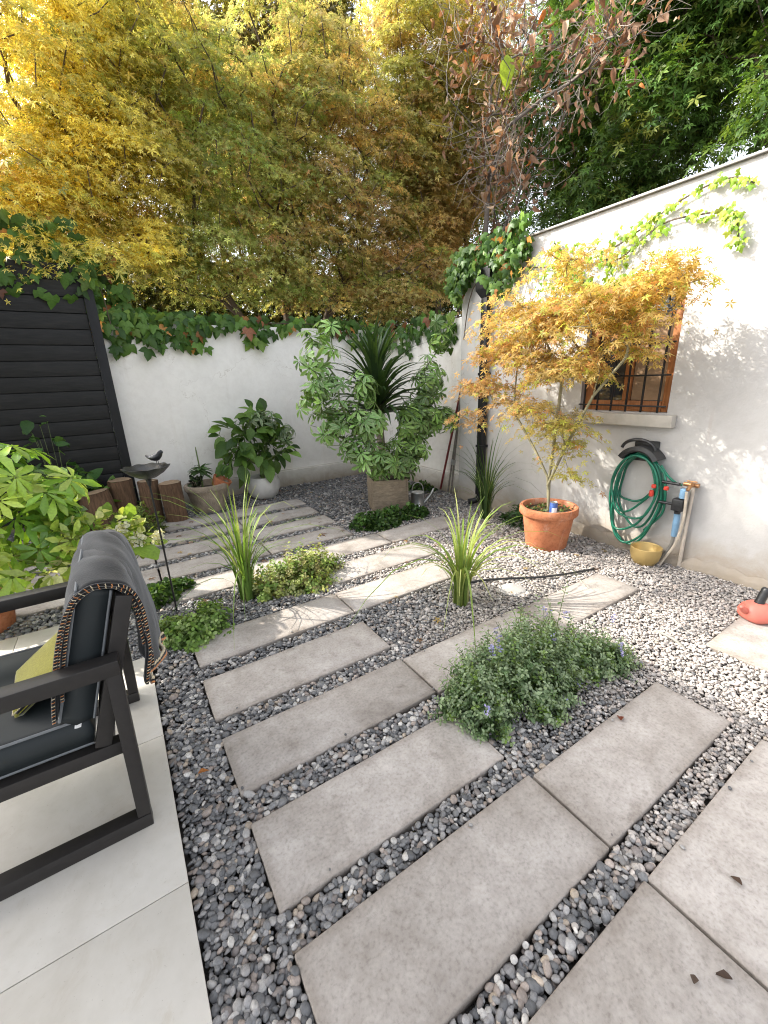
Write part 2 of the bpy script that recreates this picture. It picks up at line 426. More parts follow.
for x0, x1, y0, y1, lab in SL:
    mb = MB(); bm = bmesh.new()
    bmesh.ops.create_cube(bm, size=1)
    for v in bm.verts: v.co = Vector(((x0+x1)/2+v.co.x*(x1-x0), (y0+y1)/2+v.co.y*(y1-y0), -.028+v.co.z*.05))
    bmesh.ops.bevel(bm, geom=bm.edges[:], offset=.006, segments=3, affect='EDGES', profile=.5)
    tilt = Matrix.Rotation(random.gauss(0, .0022), 4, 'X') @ Matrix.Rotation(random.gauss(0, .0012), 4, 'Y') @ Matrix.Rotation(random.gauss(0, .0035), 4, 'Z')
    c = Vector(((x0+x1)/2, (y0+y1)/2, 0)); bm.transform(Matrix.Translation(c) @ tilt @ Matrix.Translation(-c))
    mb.add([v.co[:] for v in bm.verts], [[v.index for v in f.verts] for f in bm.faces]); bm.free()
    tag(mb.build('paving_slab', CONC, origin=(c.x, c.y, -.05)), lab, 'paving slab', 'concrete paving slabs laid in the gravel')

# patio of pale porcelain tiles
def tile_mat():
    m, nt, b, o = new_mat('porcelain_tile')
    n = noise(nt, 1.8, 7, .6, 'World', 1.2); r = ramp(nt, n.outputs['Fac'], [(.3, (.51, .48, .43)), (.7, (.60, .575, .53))])
    n2 = noise(nt, 22, 4, .6, 'World'); r2 = ramp(nt, n2.outputs['Fac'], [(.3, (.95, .95, .94)), (.6, (1.0, 1, 1))])
    c = mixc(nt, r.outputs['Color'], r2.outputs['Color'], 1, 'MULTIPLY')
    nt.links.new(c, b.inputs['Base Color']); n3 = noise(nt, 4, 8, .75, 'World', 2); r3 = ramp(nt, n3.outputs['Fac'], [(.55, (1, 1, 1)), (.75, (.84, .80, .74))]); c = mixc(nt, c, r3.outputs['Color'], .8, 'MULTIPLY')
    n4 = noise(nt, 150, 2, .5, 'World'); r4 = ramp(nt, n4.outputs['Fac'], [(.22, (.6, .57, .53)), (.31, (1, 1, 1))]); c = mixc(nt, c, r4.outputs['Color'], .6, 'MULTIPLY'); nt.links.new(c, b.inputs['Base Color'])
    b.inputs['Roughness'].default_value = .42; b.inputs['Specular IOR Level'].default_value = .4
    bump(nt, b, n2.outputs['Fac'], .05, .002); return m
mb = MB(); ys = [3.31, 2.53, 1.83, 1.13, .43, -.27, -.97]; ys[0] = 3.28; xs = [-.075, -.775, -1.475, -2.175, -2.875, -3.575, -4.275]
for i in range(1, len(ys)-1):
    for j in range(len(xs)-1):
        mb.box(xs[j+1]+.0015, xs[j]-.0015, ys[i+1]+.0015, ys[i]-.0015, -.018, .002, .0015)
for j in range(len(xs)-1): mb.box(xs[j+1]+.0015, xs[j]-.0015-(.38 if j == 0 else 0), 2.533, 3.27, -.018, .002, .0015)
pat = mb.build('patio', tile_mat()); tag(pat, kind='structure')
mb = MB(); mb.box(-4.28, -.079, -.98, 2.525, -.054, -.020, 0); mb.box(-4.28, -.46, 2.5255, 3.265, -.054, -.020, 0)
tag(mb.build('patio_base', plain('grout', (.16, .155, .15), .9)), kind='structure')

# gravel: real pebbles
def quad_sphere(n):
    V = []; F = []; idx = {}
    def vid(p):
        k = tuple(np.round(p, 5))
        if k not in idx: idx[k] = len(V); V.append(p)
        return idx[k]
    for ax in range(3):
        for s in (-1, 1):
            gr = np.linspace(-1, 1, n+1); gr = np.tan(gr*PI/4)
            for i in range(n):
                for j in range(n):
                    q = []
                    for a, b in ((i, j), (i+1, j), (i+1, j+1), (i, j+1)):
                        p = np.zeros(3); p[ax] = s; p[(ax+1) % 3] = gr[a]; p[(ax+2) % 3] = gr[b]
                        q.append(vid(p/np.linalg.norm(p)))
                    F.append(q if s > 0 else q[::-1])
    return np.array(V), np.array(F)
QS = {k: quad_sphere(k) for k in (2, 3)}
PCOLS = [(.100, .101, .105), (.150, .150, .153), (.22, .213, .212), (.30, .29, .28), (.385, .37, .35), (.25, .21, .185), (.33, .275, .22), (.48, .46, .43), (.17, .15, .142)]
PW = np.array([.22, .24, .17, .11, .07, .08, .03, .02, .06]); PW = PW/PW.sum()
PCOLS2 = [(.30, .272, .252), (.345, .315, .29), (.39, .355, .33), (.25, .23, .215), (.43, .395, .365), (.33, .28, .25), (.20, .188, .178)]  # pale mix by the house; sunlit bleaching is partly put into these colours
PW2 = np.array([.22, .24, .2, .12, .1, .08, .04]); PW2 /= PW2.sum()
def inside_slab(x, y, m):
    r = np.zeros(len(x), bool)
    for x0, x1, y0, y1, _ in SL: r |= (x > x0-m) & (x < x1+m) & (y > y0-m) & (y < y1+m)
    r |= (x < -.075+m) & (y < 2.53+m) | (x < -.455+m) & (y < 3.27+m)
    return r
def gravel(x0, x1, y0, y1, sp, lod, size, layers, pale):
    allV = []; allF = []; allC = []; off = 0
    for L in range(layers):
        gx, gy = np.meshgrid(np.arange(x0, x1, sp), np.arange(y0, y1, sp*.866)); gx = gx + (np.arange(gx.shape[0]) % 2)[:, None]*sp/2
        x = gx.ravel() + rng.normal(0, sp*.24, gx.size); y = gy.ravel() + rng.normal(0, sp*.24, gy.size)
        keep = (x > x0) & (x < x1) & (y > y0) & (y < y1) & ~inside_slab(x, y, size*.34)
        if L > 0: keep &= rng.random(len(x)) < .72
        # coarse waves in the fill
        x, y = x[keep], y[keep]; n = len(x)
        a = size*.5*np.exp(rng.normal(0, .26, n)); b = a*rng.uniform(.58, .92, n); c = a*rng.uniform(.36, .62, n)
        z = -.026 + L*.0125 + rng.normal(0, .0028, n) + .004*np.sin(x*7+y*3)
        th = rng.uniform(0, 2*PI, n); tx = rng.normal(0, .28, n); ty = rng.normal(0, .28, n)
        S, Fq = QS[lod]
        P = S[None]*np.stack([a, b, c], 1)[:, None]
        # lumpy, slightly squared stones
        P = P*(1 + .10*np.sin(S[None, :, 0:1]*2.3 + rng.uniform(0, 6, (n, 1, 1))) + .08*np.sin(S[None, :, 1:2]*3.1 + rng.uniform(0, 6, (n, 1, 1))))
        if pale > .5: P = P*(1 + rng.normal(0, .07, (n, len(S), 1)))
        cx, sx, cy, sy = np.cos(tx)[:, None], np.sin(tx)[:, None], np.cos(ty)[:, None], np.sin(ty)[:, None]
        X, Y, Z = P[..., 0], P[..., 1], P[..., 2]
        Y, Z = Y*cx-Z*sx, Y*sx+Z*cx; X, Z = X*cy+Z*sy, -X*sy+Z*cy
        ct, st = np.cos(th)[:, None], np.sin(th)[:, None]; X, Y = X*ct-Y*st, X*st+Y*ct
        V = np.stack([X+x[:, None], Y+y[:, None], Z+z[:, None]], -1)
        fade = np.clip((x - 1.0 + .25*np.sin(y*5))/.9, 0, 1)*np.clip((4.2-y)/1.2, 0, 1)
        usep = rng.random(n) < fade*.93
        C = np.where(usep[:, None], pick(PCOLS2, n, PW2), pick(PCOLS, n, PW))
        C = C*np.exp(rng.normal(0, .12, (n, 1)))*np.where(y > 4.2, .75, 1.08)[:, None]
        allV.append(V.reshape(-1, 3)); allC.append(np.repeat(C, len(S), 0))
        allF.append((Fq[None] + (np.arange(n)*len(S))[:, None, None]).reshape(-1, 4) + off); off += n*len(S)
    return np.concatenate(allV), np.concatenate(allF), np.concatenate(allC)
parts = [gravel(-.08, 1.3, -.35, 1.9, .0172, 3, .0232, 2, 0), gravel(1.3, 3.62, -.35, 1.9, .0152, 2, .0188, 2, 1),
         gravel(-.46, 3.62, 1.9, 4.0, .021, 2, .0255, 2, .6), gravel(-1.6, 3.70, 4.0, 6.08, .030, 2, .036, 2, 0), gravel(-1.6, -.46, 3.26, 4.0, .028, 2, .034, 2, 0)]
o = 0; Vs = []; Fs = []; Cs = []
for V, F, C in parts: Vs.append(V); Fs.append(F+o); Cs.append(C); o += len(V)
ns_ = 60; S, Fq = QS[2]; 
px = rng.uniform(.1, 3.0, ns_); py = rng.uniform(.0, 3.4, ns_)
for i in range(ns_):
    kk_ = [(a, b, c, d) for a, b, c, d, _ in SL if a < px[i] < b and c < py[i] < d]
    if not kk_: continue
    a, b, c, d = kk_[0]
    py[i] = c + .02 if rng.random() < .5 else d - .02
    sz = rng.uniform(.0025, .007); P = S*np.array([sz*1.3, sz, sz*.7]); th0 = rng.uniform(0, 6); P = np.stack([P[:, 0]*math.cos(th0)-P[:, 1]*math.sin(th0)+px[i], P[:, 0]*math.sin(th0)+P[:, 1]*math.cos(th0)+py[i], P[:, 2]+sz*.5], 1)
    Vs.append(P); Fs.append(Fq+o); Cs.append(np.tile(pick(PCOLS, 1, PW), (len(S), 1))); o += len(S)
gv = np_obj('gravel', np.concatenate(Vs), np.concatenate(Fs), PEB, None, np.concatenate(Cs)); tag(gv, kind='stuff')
print('gravel verts', o)

# ------------------------------------------------------------------ house on the right
HX = 3.64; HT = 2.72; Y0, Y1 = -2.6, 3.96
wy0, wy1, wz0, wz1 = 1.62, 2.36, 1.17, 2.14
house = thing('garden_house', 'white plastered single-storey house with flat roof edge and barred wooden window', 'house', (HX, .7, 0))
mb = MB()
for (y0, y1, z0, z1) in ((Y0, wy0, -.05, HT), (wy1, Y1, -.05, HT), (wy0, wy1, -.05, wz0), (wy0, wy1, wz1, HT)):
    mb.add([(HX, y0, z0), (HX, y1, z0), (HX, y1, z1), (HX, y0, z1)], [(0, 3, 2, 1)])
# reveals
d = .17
mb.add([(HX, wy0, wz0), (HX, wy1, wz0), (HX, wy1, wz1), (HX, wy0, wz1), (HX+d, wy0, wz0), (HX+d, wy1, wz0), (HX+d, wy1, wz1), (HX+d, wy0, wz1)],
       [(0, 1, 5, 4), (1, 2, 6, 5), (2, 3, 7, 6), (3, 0, 4, 7)])
# end walls and back
mb.add([(HX, Y1, -.05), (7.8, Y1, -.05), (7.8, Y1, HT), (HX, Y1, HT)], [(0, 1, 2, 3)])
mb.add([(HX, Y0, -.05), (7.8, Y0, -.05), (7.8, Y0, HT), (HX, Y0, HT)], [(0, 3, 2, 1)])
mb.add([(7.8, Y0, -.05), (7.8, Y1, -.05), (7.8, Y1, HT), (7.8, Y0, HT)], [(0, 1, 2, 3)])
mb.build('wall', W_HOUSE, house)
mb = MB(); mb.box(HX+.01, 7.85, Y0-.03, Y1+.02, HT+.002, HT+.016, .004); rf = mb.build('roof', plain('roof_felt', (.18, .17, .17), .9), house)
mb = MB(); mb.box(HX-.028, HX+.008, Y0-.05, Y1+.03, HT+.001, HT+.018, .004)
mb.build('roof_flashing', plain('zinc_flashing', (.24, .23, .225), .6, .2, 6, metal=.5), rf)
win = MB(); fx0, fx1 = HX+.055, HX+.115
win.box(fx0, fx1, wy0+.001, wy0+.075, wz0+.001, wz1-.001, .006); win.box(fx0, fx1, wy1-.075, wy1-.001, wz0+.001, wz1-.001, .006)
win.box(fx0, fx1, wy0+.076, wy1-.076, wz0+.001, wz0+.085, .006); win.box(fx0, fx1, wy0+.076, wy1-.076, wz1-.075, wz1-.001, .006)
win.box(fx0+.005, fx1-.005, (wy0+wy1)/2-.03, (wy0+wy1)/2+.03, wz0+.086, wz1-.076, .006)
wf = win.build('window', WINW, house)
gm, nt, b, oo = new_mat('window_glass'); b.inputs['Base Color'].default_value = (.03, .032, .035, 1); b.inputs['Roughness'].default_value = .04; b.inputs['Specular IOR Level'].default_value = .8
mb = MB(); mb.add([(HX+.088, wy0+.05, wz0+.05), (HX+.088, wy1-.05, wz0+.05), (HX+.088, wy1-.05, wz1-.05), (HX+.088, wy0+.05, wz1-.05)], [(0, 3, 2, 1)]); mb.build('pane', gm, wf)
mb = MB()
mb.add([(HX+.086, wy0+.08, wz0+.09), (HX+.086, (wy0+wy1)/2-.035, wz0+.09), (HX+.086, (wy0+wy1)/2-.035, wz1-.25), (HX+.086, wy0+.08, wz1-.25)], [(0, 3, 2, 1)])
mb.build('curtain', plain('beige_curtain', (.26, .17, .10), .9, .3, 7), wf)
mb = MB()
for y in np.arange(wy0+.07, wy1-.02, .125): mb.bar((HX-.012, y, wz0-.0), (HX-.012, y, wz1-.01), .013, .013, (1, 0, 0), .002)
for z in np.arange(wz0+.05, wz1, .235): mb.bar((HX-.024, wy0+.004, z), (HX-.024, wy1-.004, z), .012, .014, (1, 0, 0), .002)
mb.build('window_bars', BLACK_METAL, wf)
mb = MB(); mb.box(HX-.075, HX-.002, wy0-.075, wy1+.05, wz0-.105, wz0-.012, .008); mb.build('sill', CONC_SILL, wf)
# house corner pilaster edge and rubble foot
mb = MB(); V = []; F = []; nk = 160
for k in range(nk):
    y = Y0 + (Y1-Y0)*k/(nk-1); hgt = .07 + .045*math.sin(k*.31)*math.sin(k*.13+1) + .012*math.sin(k*1.9); q = .030+.010*math.sin(k*.47)+.005*math.sin(k*1.3)
    V += [(HX-q-.006, y, -.055), (HX-q, y, hgt*.4), (HX-q*.7, y, hgt*.85), (HX-.002, y, hgt+.012)]
for k in range(nk-1): F += [(4*k+j, 4*k+j+1, 4*k+5+j, 4*k+4+j) for j in range(3)]
mb.add(V, F, True)
mb.build('footing', wall_mat('stained_footing', (.40, .37, .33), (.30, .25, .19), .25, .2), house)

# black downpipe with hopper
dp = thing('downpipe', 'black square downpipe with funnel hopper on the white house wall', 'downpipe', (3.58, 3.52, 0))
mb = MB(); mb.box(3.545, 3.612, 3.48, 3.565, .13, 2.3, .008); mb.build('pipe', BLACK_METAL, dp)
mb = MB(); mb.box(3.51, 3.615, 3.42, 3.62, 2.36, 2.56, .01)
mb.add([(3.51, 3.42, 2.36), (3.615, 3.42, 2.36), (3.615, 3.62, 2.36), (3.51, 3.62, 2.36), (3.545, 3.48, 2.28), (3.612, 3.48, 2.28), (3.612, 3.565, 2.28), (3.545, 3.565, 2.28)], [(0, 4, 5, 1), (1, 5, 6, 2), (2, 6, 7, 3), (3, 7, 4, 0)])
mb.build('hopper', BLACK_METAL, dp)
mb = MB(); mb.tube(smooth_path([(3.578, 3.52, .15), (3.572, 3.53, .09), (3.53, 3.56, .05), (3.47, 3.60, .04)]), .036, 10); mb.build('shoe', BLACK_METAL, dp)
for z in (.7, 1.5):
    mb = MB(); mb.box(3.536, 3.637, 3.472, 3.573, z, z+.03, .004); mb.build('bracket', BLACK_METAL, dp)

# ------------------------------------------------------------------ garden walls
BY = 6.10; WT = 2.24
bw = thing('garden_wall', 'cream plastered back wall of the garden above a low plinth', 'wall', (1.5, BY, 0))
mb = MB(); mb.box(-4.2, 3.92, BY, BY+.16, .235, WT, .012); mb.build('wall_face', W_BACK, bw)
mb = MB(); mb.box(-4.2, 3.74, BY-.045, BY+.16, -.055, .232, .012); mb.build('plinth', W_PLINTH, bw)
sw = thing('garden_wall', 'white side wall between the house corner and the back wall', 'wall', (3.78, 5, 0))
mb = MB(); mb.box(3.79, 3.93, Y1+.002, BY-.002, .235, WT-.06, .012); mb.build('wall_face', W_BACK, sw)
mb = MB(); mb.box(3.745, 3.93, Y1+.002, BY-.047, -.055, .232, .012); mb.build('plinth', W_PLINTH, sw)

# black board fence
fn = thing('board_fence', 'black stained horizontal board fence left of the back wall', 'fence', (-1.8, 5.95, 0))
z = .06
for k in range(17):
    mb = MB(); h = .152
    mb.box(-3.9, -.005, 5.93+random.uniform(-.002, .002), 5.952, z, z+h, .004); mb.build('board', FENCE, fn); z += h+.0075
mb = MB(); mb.box(-.002, .098, 5.905, 5.985, .0, 2.66, .006); mb.build('post', POSTM, fn)
mb = MB(); mb.box(-3.9, -.004, 5.956, 5.98, .05, 2.62, .002); mb.build('backing', POSTM, fn)

# unseen roof on posts, added left of the view to shade the terrace
pr = thing('shade_roof', 'unseen roof added beyond the left edge to shade the terrace', 'roof', (-3.6, 2, 0))
mb = MB(); mb.box(-6.0, -1.22, -3.2, 5.34, 3.42, 3.50, .01); mb.build('roof_deck', plain('roof_board', (.55, .5, .43), .8), pr)
for x, y in ((-1.66, 5.0), (-5.9, 5.0), (-1.66, -3.1), (-5.9, -3.1)):
    mb = MB(); mb.box(x-.05, x+.05, y-.05, y+.05, 0, 3.418, .006); mb.build('post', POSTM, pr)

# ================================================================== TREES
def limb_mesh(name, nodes, par, rad, mat, parent, n=6):
    mb_V = []; mb_F = []; off = 0
    nodes = np.array(nodes)
    V = []; F = []
    for i, p in enumerate(par):
        if p < 0: continue
        a, b = nodes[p], nodes[i]; d = b-a; L = np.linalg.norm(d)
        if L < 1e-4: continue
        d /= L; r = np.cross(d, [.3, .9, .2]); r /= np.linalg.norm(r); u = np.cross(r, d)
        k = n if rad[p] > .02 else 4
        ang = np.arange(k)*2*PI/k; ring = np.cos(ang)[:, None]*r + np.sin(ang)[:, None]*u
        ra = min(rad[p], rad[i]*1.35)
        V += [a-d*ra*.3 + ring*ra, b + ring*rad[i]]
        F += [[off+q, off+(q+1) % k, off+k+(q+1) % k, off+k+q] for q in range(k)]; off += 2*k
    return np_obj(name, np.concatenate(V), np.array(F), mat, parent)

def grow(trunks, cps, r_tip=.004, expo=.5, jit=.06, bias=.35):
    """attach crown points to a growing skeleton; returns nodes, parents, radii"""
    nodes = []; par = []; dist = []
    for t in trunks:
        for k, p in enumerate(t):
            nodes.append(np.array(p, float))
            par.append(len(nodes)-2 if k else -1)
            dist.append(0 if k == 0 else dist[-1] + np.linalg.norm(nodes[-1]-nodes[-2]))
    base = np.array([t[-1] for t in trunks])
    cps = np.array(cps); d0 = np.min(np.linalg.norm(cps[:, None]-base[None], axis=2), axis=1)
    N = np.array(nodes); D = np.array(dist)
    for i in np.argsort(d0):
        c = cps[i]; dd = np.linalg.norm(N-c, axis=1)
        j = int(np.argmin(dd + bias*D)); a = N[j]; L = dd[j]
        m = max(1, int(L/.28)); prev = j
        for k in range(1, m+1):
            t = k/m; q = a*(1-t)+c*t + np.array([0, 0, .12*L*math.sin(PI*t)]) + (rng.normal(0, jit, 3)*min(L, .5) if k < m else 0)
            N = np.vstack([N, q]); par.append(prev); D = np.append(D, D[prev]+L/m); prev = len(N)-1
    w = np.zeros(len(N)); child = np.zeros(len(N), int)
    for i in range(len(N)):
        if par[i] >= 0: child[par[i]] += 1
    w[child == 0] = 1
    order = np.argsort(-D)
    for i in order:
        if par[i] >= 0: w[par[i]] += w[i]
    return N, par, r_tip*np.maximum(w, 1)**expo

def lobes_points(lobes, n, shell=2.0):
    L = np.array(lobes, float); vol = L[:, 3]*L[:, 4]*L[:, 5]; p = vol**.8/np.sum(vol**.8)
    k = rng.choice(len(L), n, p=p); d = rnd_dir(n); r = rng.random(n)**(1/(1+shell))
    return L[k, :3] + d*r[:, None]*L[k, 3:6], d, k

def sprays(cp, cd, per, R, flat, size, droop=.3, updir=None):
    """leaf positions/forward/normals for sprays around cluster points"""
    n = len(cp); C = np.repeat(cp, per, 0); D = np.repeat(cd, per, 0); m = len(C)
    ax = np.array([0, 0, 1.0]) + .45*np.stack([D[:, 0], D[:, 1], 0*D[:, 0]], 1); ax = unit(ax)
    q = rng.normal(size=(m, 3)); q -= np.sum(q*ax, 1, keepdims=True)*ax*(1-flat)
    q *= R*.6; q[:, 2] -= droop*np.sum(q[:, :2]**2, 1)/R
    fwd = unit(q + .5*R*rnd_dir(m)) + np.array([0, 0, -.25]); nrm = unit(ax + .75*rnd_dir(m))
    return C+q, unit(fwd), nrm, size*np.exp(rng.normal(0, .25, m))

def tree(name, label, base, trunks, lobes, ncl, per, R, flat, size, colfn, leaf, lmat, bark, r_tip=.004, cat='tree', group=None, expo=.5, shell=2., twig=True, jit=.25, keep=None):
    t = thing(name, label, cat, base, group)
    cp, cd, k = lobes_points(lobes, ncl, shell)
    if keep is not None:
        m = keep(cp); cp, cd, k = cp[m], cd[m], k[m]
    N, par, rad = grow(trunks, cp, r_tip, expo)
    limb_mesh('trunk', N, par, rad, bark, t)
    P, f, nr, s = sprays(cp, cd, per, R, flat, size); P0 = P
    if keep is not None:
        m = keep(P); P, f, nr, s = P[m], f[m], nr[m], s[m]
    cc = np.repeat(colfn(cp)*np.exp(rng.normal(0, .27, (len(cp), 1))), per, 0)
    c = colfn(P0)*.4 + cc*.6
    if keep is not None: c = c[m]
    leaf_obj('crown', t, leaf, P, f, nr, s, c, lmat, jit=jit)
    return t

def in_view_x(P):   # keep the sunny side open: nothing beyond the left fence end
    return P[:, 0] > -1.15 - .15*(P[:, 1]-6)

def blend(P, centers, cols, sharp=1.6):
    d = np.stack([np.linalg.norm((P-np.array(c)), axis=1) for c in centers], 1)
    w_ = np.exp(-d*sharp); w_ /= w_.sum(1, keepdims=True); return w_ @ np.array(cols, float)

GOLD = (.80, .63, .13); YEL = (.88, .75, .17); OLIVE = (.34, .38, .09); AMBER = (.74, .50, .17); RUST = (.50, .27, .13); GREEN = (.24, .33, .07); MUST = (.62, .56, .15)
MUSTD = (.50, .45, .15)
def gold_col(P):
    n = len(P); c = blend(P, [(0.0, 6.6, 4.6), (.9, 6.9, 5.6), (.2, 6.3, 3.2), (1.6, 6.8, 3.8), (1.5, 7, 5.4)], [YEL, YEL, YEL, MUST, OLIVE], 2)
    r = rng.random(n); c[r < .09] = AMBER; c[r > .82] = OLIVE; return c
tree('maple_tree', 'bright yellow autumn maple arching over the black fence', (-.2, 7.3, -.05),
     [[(-.2, 7.3, -.05), (-.25, 7.25, 1.0), (-.1, 7.2, 2.0), (.1, 7.1, 2.9)]],
     [(.0, 6.9, 4.6, 1.2, .9, 1.1), (.8, 7.2, 5.5, 1.2, .9, .9), (-.3, 6.5, 3.6, .9, .7, .5), (.7, 6.9, 4.0, 1.0, .8, .8), (.2, 6.1, 2.95, .75, .35, .22), (-.4, 6.15, 2.95, .55, .4, .22), (1.0, 6.5, 3.2, .5, .5, .3)],
     700, 100, .25, .16, .044, gold_col, STAR5, LEAF_GOLD, BARK, r_tip=.0058, keep=in_view_x)
def olive_col(P):
    n = len(P); c = blend(P, [(2.2, 7, 4.6), (3.2, 7, 4.4), (3.0, 7, 3.4), (4.2, 7.2, 4.0), (1.9, 7, 3.3), (3.4, 7.2, 6.2), (4.6, 7.2, 5.5)], [(.38, .44, .12), (.54, .50, .16), (.50, .46, .16), (.66, .43, .20), (.40, .45, .13), (.54, .48, .16), (.74, .56, .19)], 2.2)
    r = rng.random(n); c[r < .10] = AMBER; c[(r > .10) & (r < .20)] = RUST; c[r > .70] = GREEN; return c
tree('maple_tree', 'multi-stemmed olive and gold maple rising behind the middle of the back wall', (2.7, 7.1, -.05),
     [[(2.7, 7.15, -.05), (2.68, 7.1, 1.2), (2.75, 7.1, 2.3), (2.7, 7.1, 3.3)], [(2.75, 7.15, -.05), (2.95, 7.1, 1.2), (3.35, 7.05, 2.4), (3.9, 7.0, 3.4)], [(2.65, 7.15, -.05), (2.4, 7.1, 1.2), (2.0, 7.0, 2.4), (1.5, 6.9, 3.2)],
      [(2.7, 7.2, -.05), (3.1, 7.2, 1.4), (3.15, 7.25, 2.6), (3.3, 7.3, 3.9)]],
     [(2.1, 7.0, 4.3, 1.0, .8, .8), (3.2, 6.9, 4.2, 1.0, .8, .8), (4.2, 7.0, 4.0, .9, .8, .9), (2.9, 6.7, 3.35, 1.1, .6, .42), (1.7, 6.7, 3.35, .8, .6, .42), (4.1, 6.8, 3.1, .7, .5, .4), (2.6, 7.2, 5.3, 1.1, .8, .7), (3.6, 7.1, 5.2, 1.0, .7, .8), (4.5, 7.1, 5.2, .9, .6, .8), (1.7, 7.0, 5.3, .9, .6, .8), (3.4, 7.2, 6.2, 1.1, .6, .7), (2.4, 6.55, 3.0, .7, .4, .25), (4.3, 6.3, 2.75, .6, .45, .35), (5.0, 6.4, 3.2, .6, .5, .5), (2.9, 6.7, 2.85, 1.0, .4, .25), (1.3, 6.7, 2.9, .7, .4, .3)],
     980, 90, .25, .17, .043, olive_col, STAR5, LEAF_GOLD, BARK, r_tip=.0062)
def col3(P):
    n = len(P); c = blend(P, [(5.8, 7.2, 7.2), (6.2, 7.2, 6), (5.4, 7.1, 5), (6.2, 7.0, 4.4), (5.2, 7.2, 6.2)], [(.74, .60, .15), MUSTD, MUSTD, (.56, .36, .15), OLIVE], 2)
    r = rng.random(n); c[r < .15] = (.56, .34, .14); c[r > .85] = OLIVE; return c
tree('maple_tree', 'tall golden amber maple behind the back wall corner, reaching out of the picture', (6.2, 7.4, -.05),
     [[(6.2, 7.4, -.05), (6.15, 7.4, 1.5), (6.1, 7.35, 3.0), (6.0, 7.3, 4.6)], [(6.25, 7.4, -.05), (6.45, 7.3, 1.6), (6.6, 7.2, 3.4)]],
     [(5.5, 7.3, 6.9, 1.1, .9, 1.2), (6.3, 7.1, 5.9, 1.0, .8, .9), (6.1, 7.1, 4.8, 1.0, .8, .8), (5.3, 7.2, 5.4, .9, .8, .9), (6.7, 7.1, 7.1, .8, .7, 1.0), (5.5, 7.0, 4.2, .8, .6, .6), (6.2, 7.0, 3.6, .7, .6, .45)],
     680, 92, .28, .18, .052, col3, STAR5, LEAF_GOLD, BARK)
def dark_olive(P):
    n = len(P); c = pick([(.13, .13, .03), (.19, .16, .035), (.24, .18, .04), (.09, .10, .025), (.30, .24, .05)], n); return c
tree('tall_tree', 'tall dark olive tree behind the maples at the top of the picture', (3.0, 9.6, -.05),
     [[(3.0, 9.6, -.05), (3.0, 9.6, 2), (3.05, 9.6, 4.5), (3.1, 9.6, 7)], [(3.3, 9.6, -.05), (3.5, 9.6, 3), (3.7, 9.6, 7)], [(2.7, 9.7, -.05), (2.5, 9.6, 3), (2.4, 9.6, 7)]],
     [(2.7, 9.6, 6.6, 1.2, .8, 1.4), (3.9, 9.6, 7.2, 1.1, .8, 1.5), (3.3, 9.5, 5.2, 1.5, .8, .9), (1.7, 9.6, 7.4, .9, .8, 1.2), (5.0, 9.6, 8.0, 1.0, .8, 1.4)],
     520, 60, .34, .5, .10, dark_olive, STAR3, LEAF, BARK, r_tip=.006)
# leafy hedge bank behind the walls
def hedge_col(P): return pick([(.07, .10, .03), (.11, .14, .035), (.17, .17, .045), (.24, .20, .055), (.05, .07, .025)], len(P))
tree('evergreen_shrub', 'dark evergreen shrub seen low behind the ivy on the black fence', (.2, 8.4, -.05), [[(.2, 8.4, -.05), (.2, 8.4, 1.2), (.2, 8.4, 2.2)]],
     [(.0, 8.4, 3.0, 1.3, .5, 1.3), (1.0, 8.5, 2.9, 1.0, .5, 1.1), (-.9, 8.3, 3.2, .8, .5, 1.2)], 260, 46, .26, .8, .085, hedge_col, STAR3, LEAF, BARK, cat='shrub')
tree('evergreen_shrub', 'dark evergreen shrub low behind the trunks of the olive maple', (2.9, 9.2, -.05), [[(2.9, 9.2, -.05), (2.9, 9.2, 1.2), (2.9, 9.2, 2.0)]],
     [(1.8, 9.2, 2.6, 1.1, .5, 1.2), (3.0, 9.2, 2.7, 1.1, .5, 1.2), (4.2, 9.2, 2.8, 1.0, .5, 1.2), (5.4, 9.0, 3.1, 1.0, .5, 1.4), (6.6, 8.8, 3.4, 1.0, .5, 1.5)], 640, 46, .28, .7, .095, hedge_col, STAR3, LEAF, BARK, cat='shrub')

# brown-leaved tree with bare pale branches
bt = thing('brown_leaved_tree', 'half bare tree with big dry brown leaves and pale twigs above the house corner', 'tree', (5.8, 5.9, -.05))
lob = [(5.6, 5.4, 5.3, .9, .8, 1.1), (5.5, 5.0, 4.3, .7, .6, .8), (6.2, 4.6, 5.7, .9, .8, 1.0), (5.6, 5.6, 6.2, .8, .7, .7), (6.3, 5.8, 4.6, .7, .6, .9), (5.9, 3.9, 5.2, .6, .6, .7)]
cp, cd, k = lobes_points(lob, 190, .6)
N, par, rad = grow([[(5.8, 5.9, -.05), (5.75, 5.85, 1.5), (5.8, 5.8, 3.0), (5.75, 5.7, 4.4)], [(5.8, 5.95, -.05), (5.6, 6.1, 1.6), (5.15, 6.3, 3.0), (4.85, 6.4, 3.9)]], cp, .0055, .5, .12)
limb_mesh('trunk', N, par, rad, plain('grey_bark', (.13, .11, .095), .85, .5, 5, bmp=.5, bdist=.006), bt)
tw = []
for c, d in zip(cp[:150], cd[:150]):
    for q in range(3):
        a = np.array(c); dr = unit(d + .8*rng.normal(size=3)); pts = [a]
        for s_ in range(4): dr = unit(dr + .35*rng.normal(size=3) + np.array([0, 0, .05])); a = a + dr*.12; pts.append(a)
        tw.append(pts)
mb = MB()
for p in tw: mb.tube([tuple(x) for x in p], [.0042, .0036, .003, .0024, .0016], 4, False)
mb.build('twig', plain('pale_twig', (.25, .215, .18), .8, .3, 9, bmp=0), bt)
ii = rng.choice(len(cp), 1050); P = cp[ii] + rng.normal(0, .17, (1050, 3))
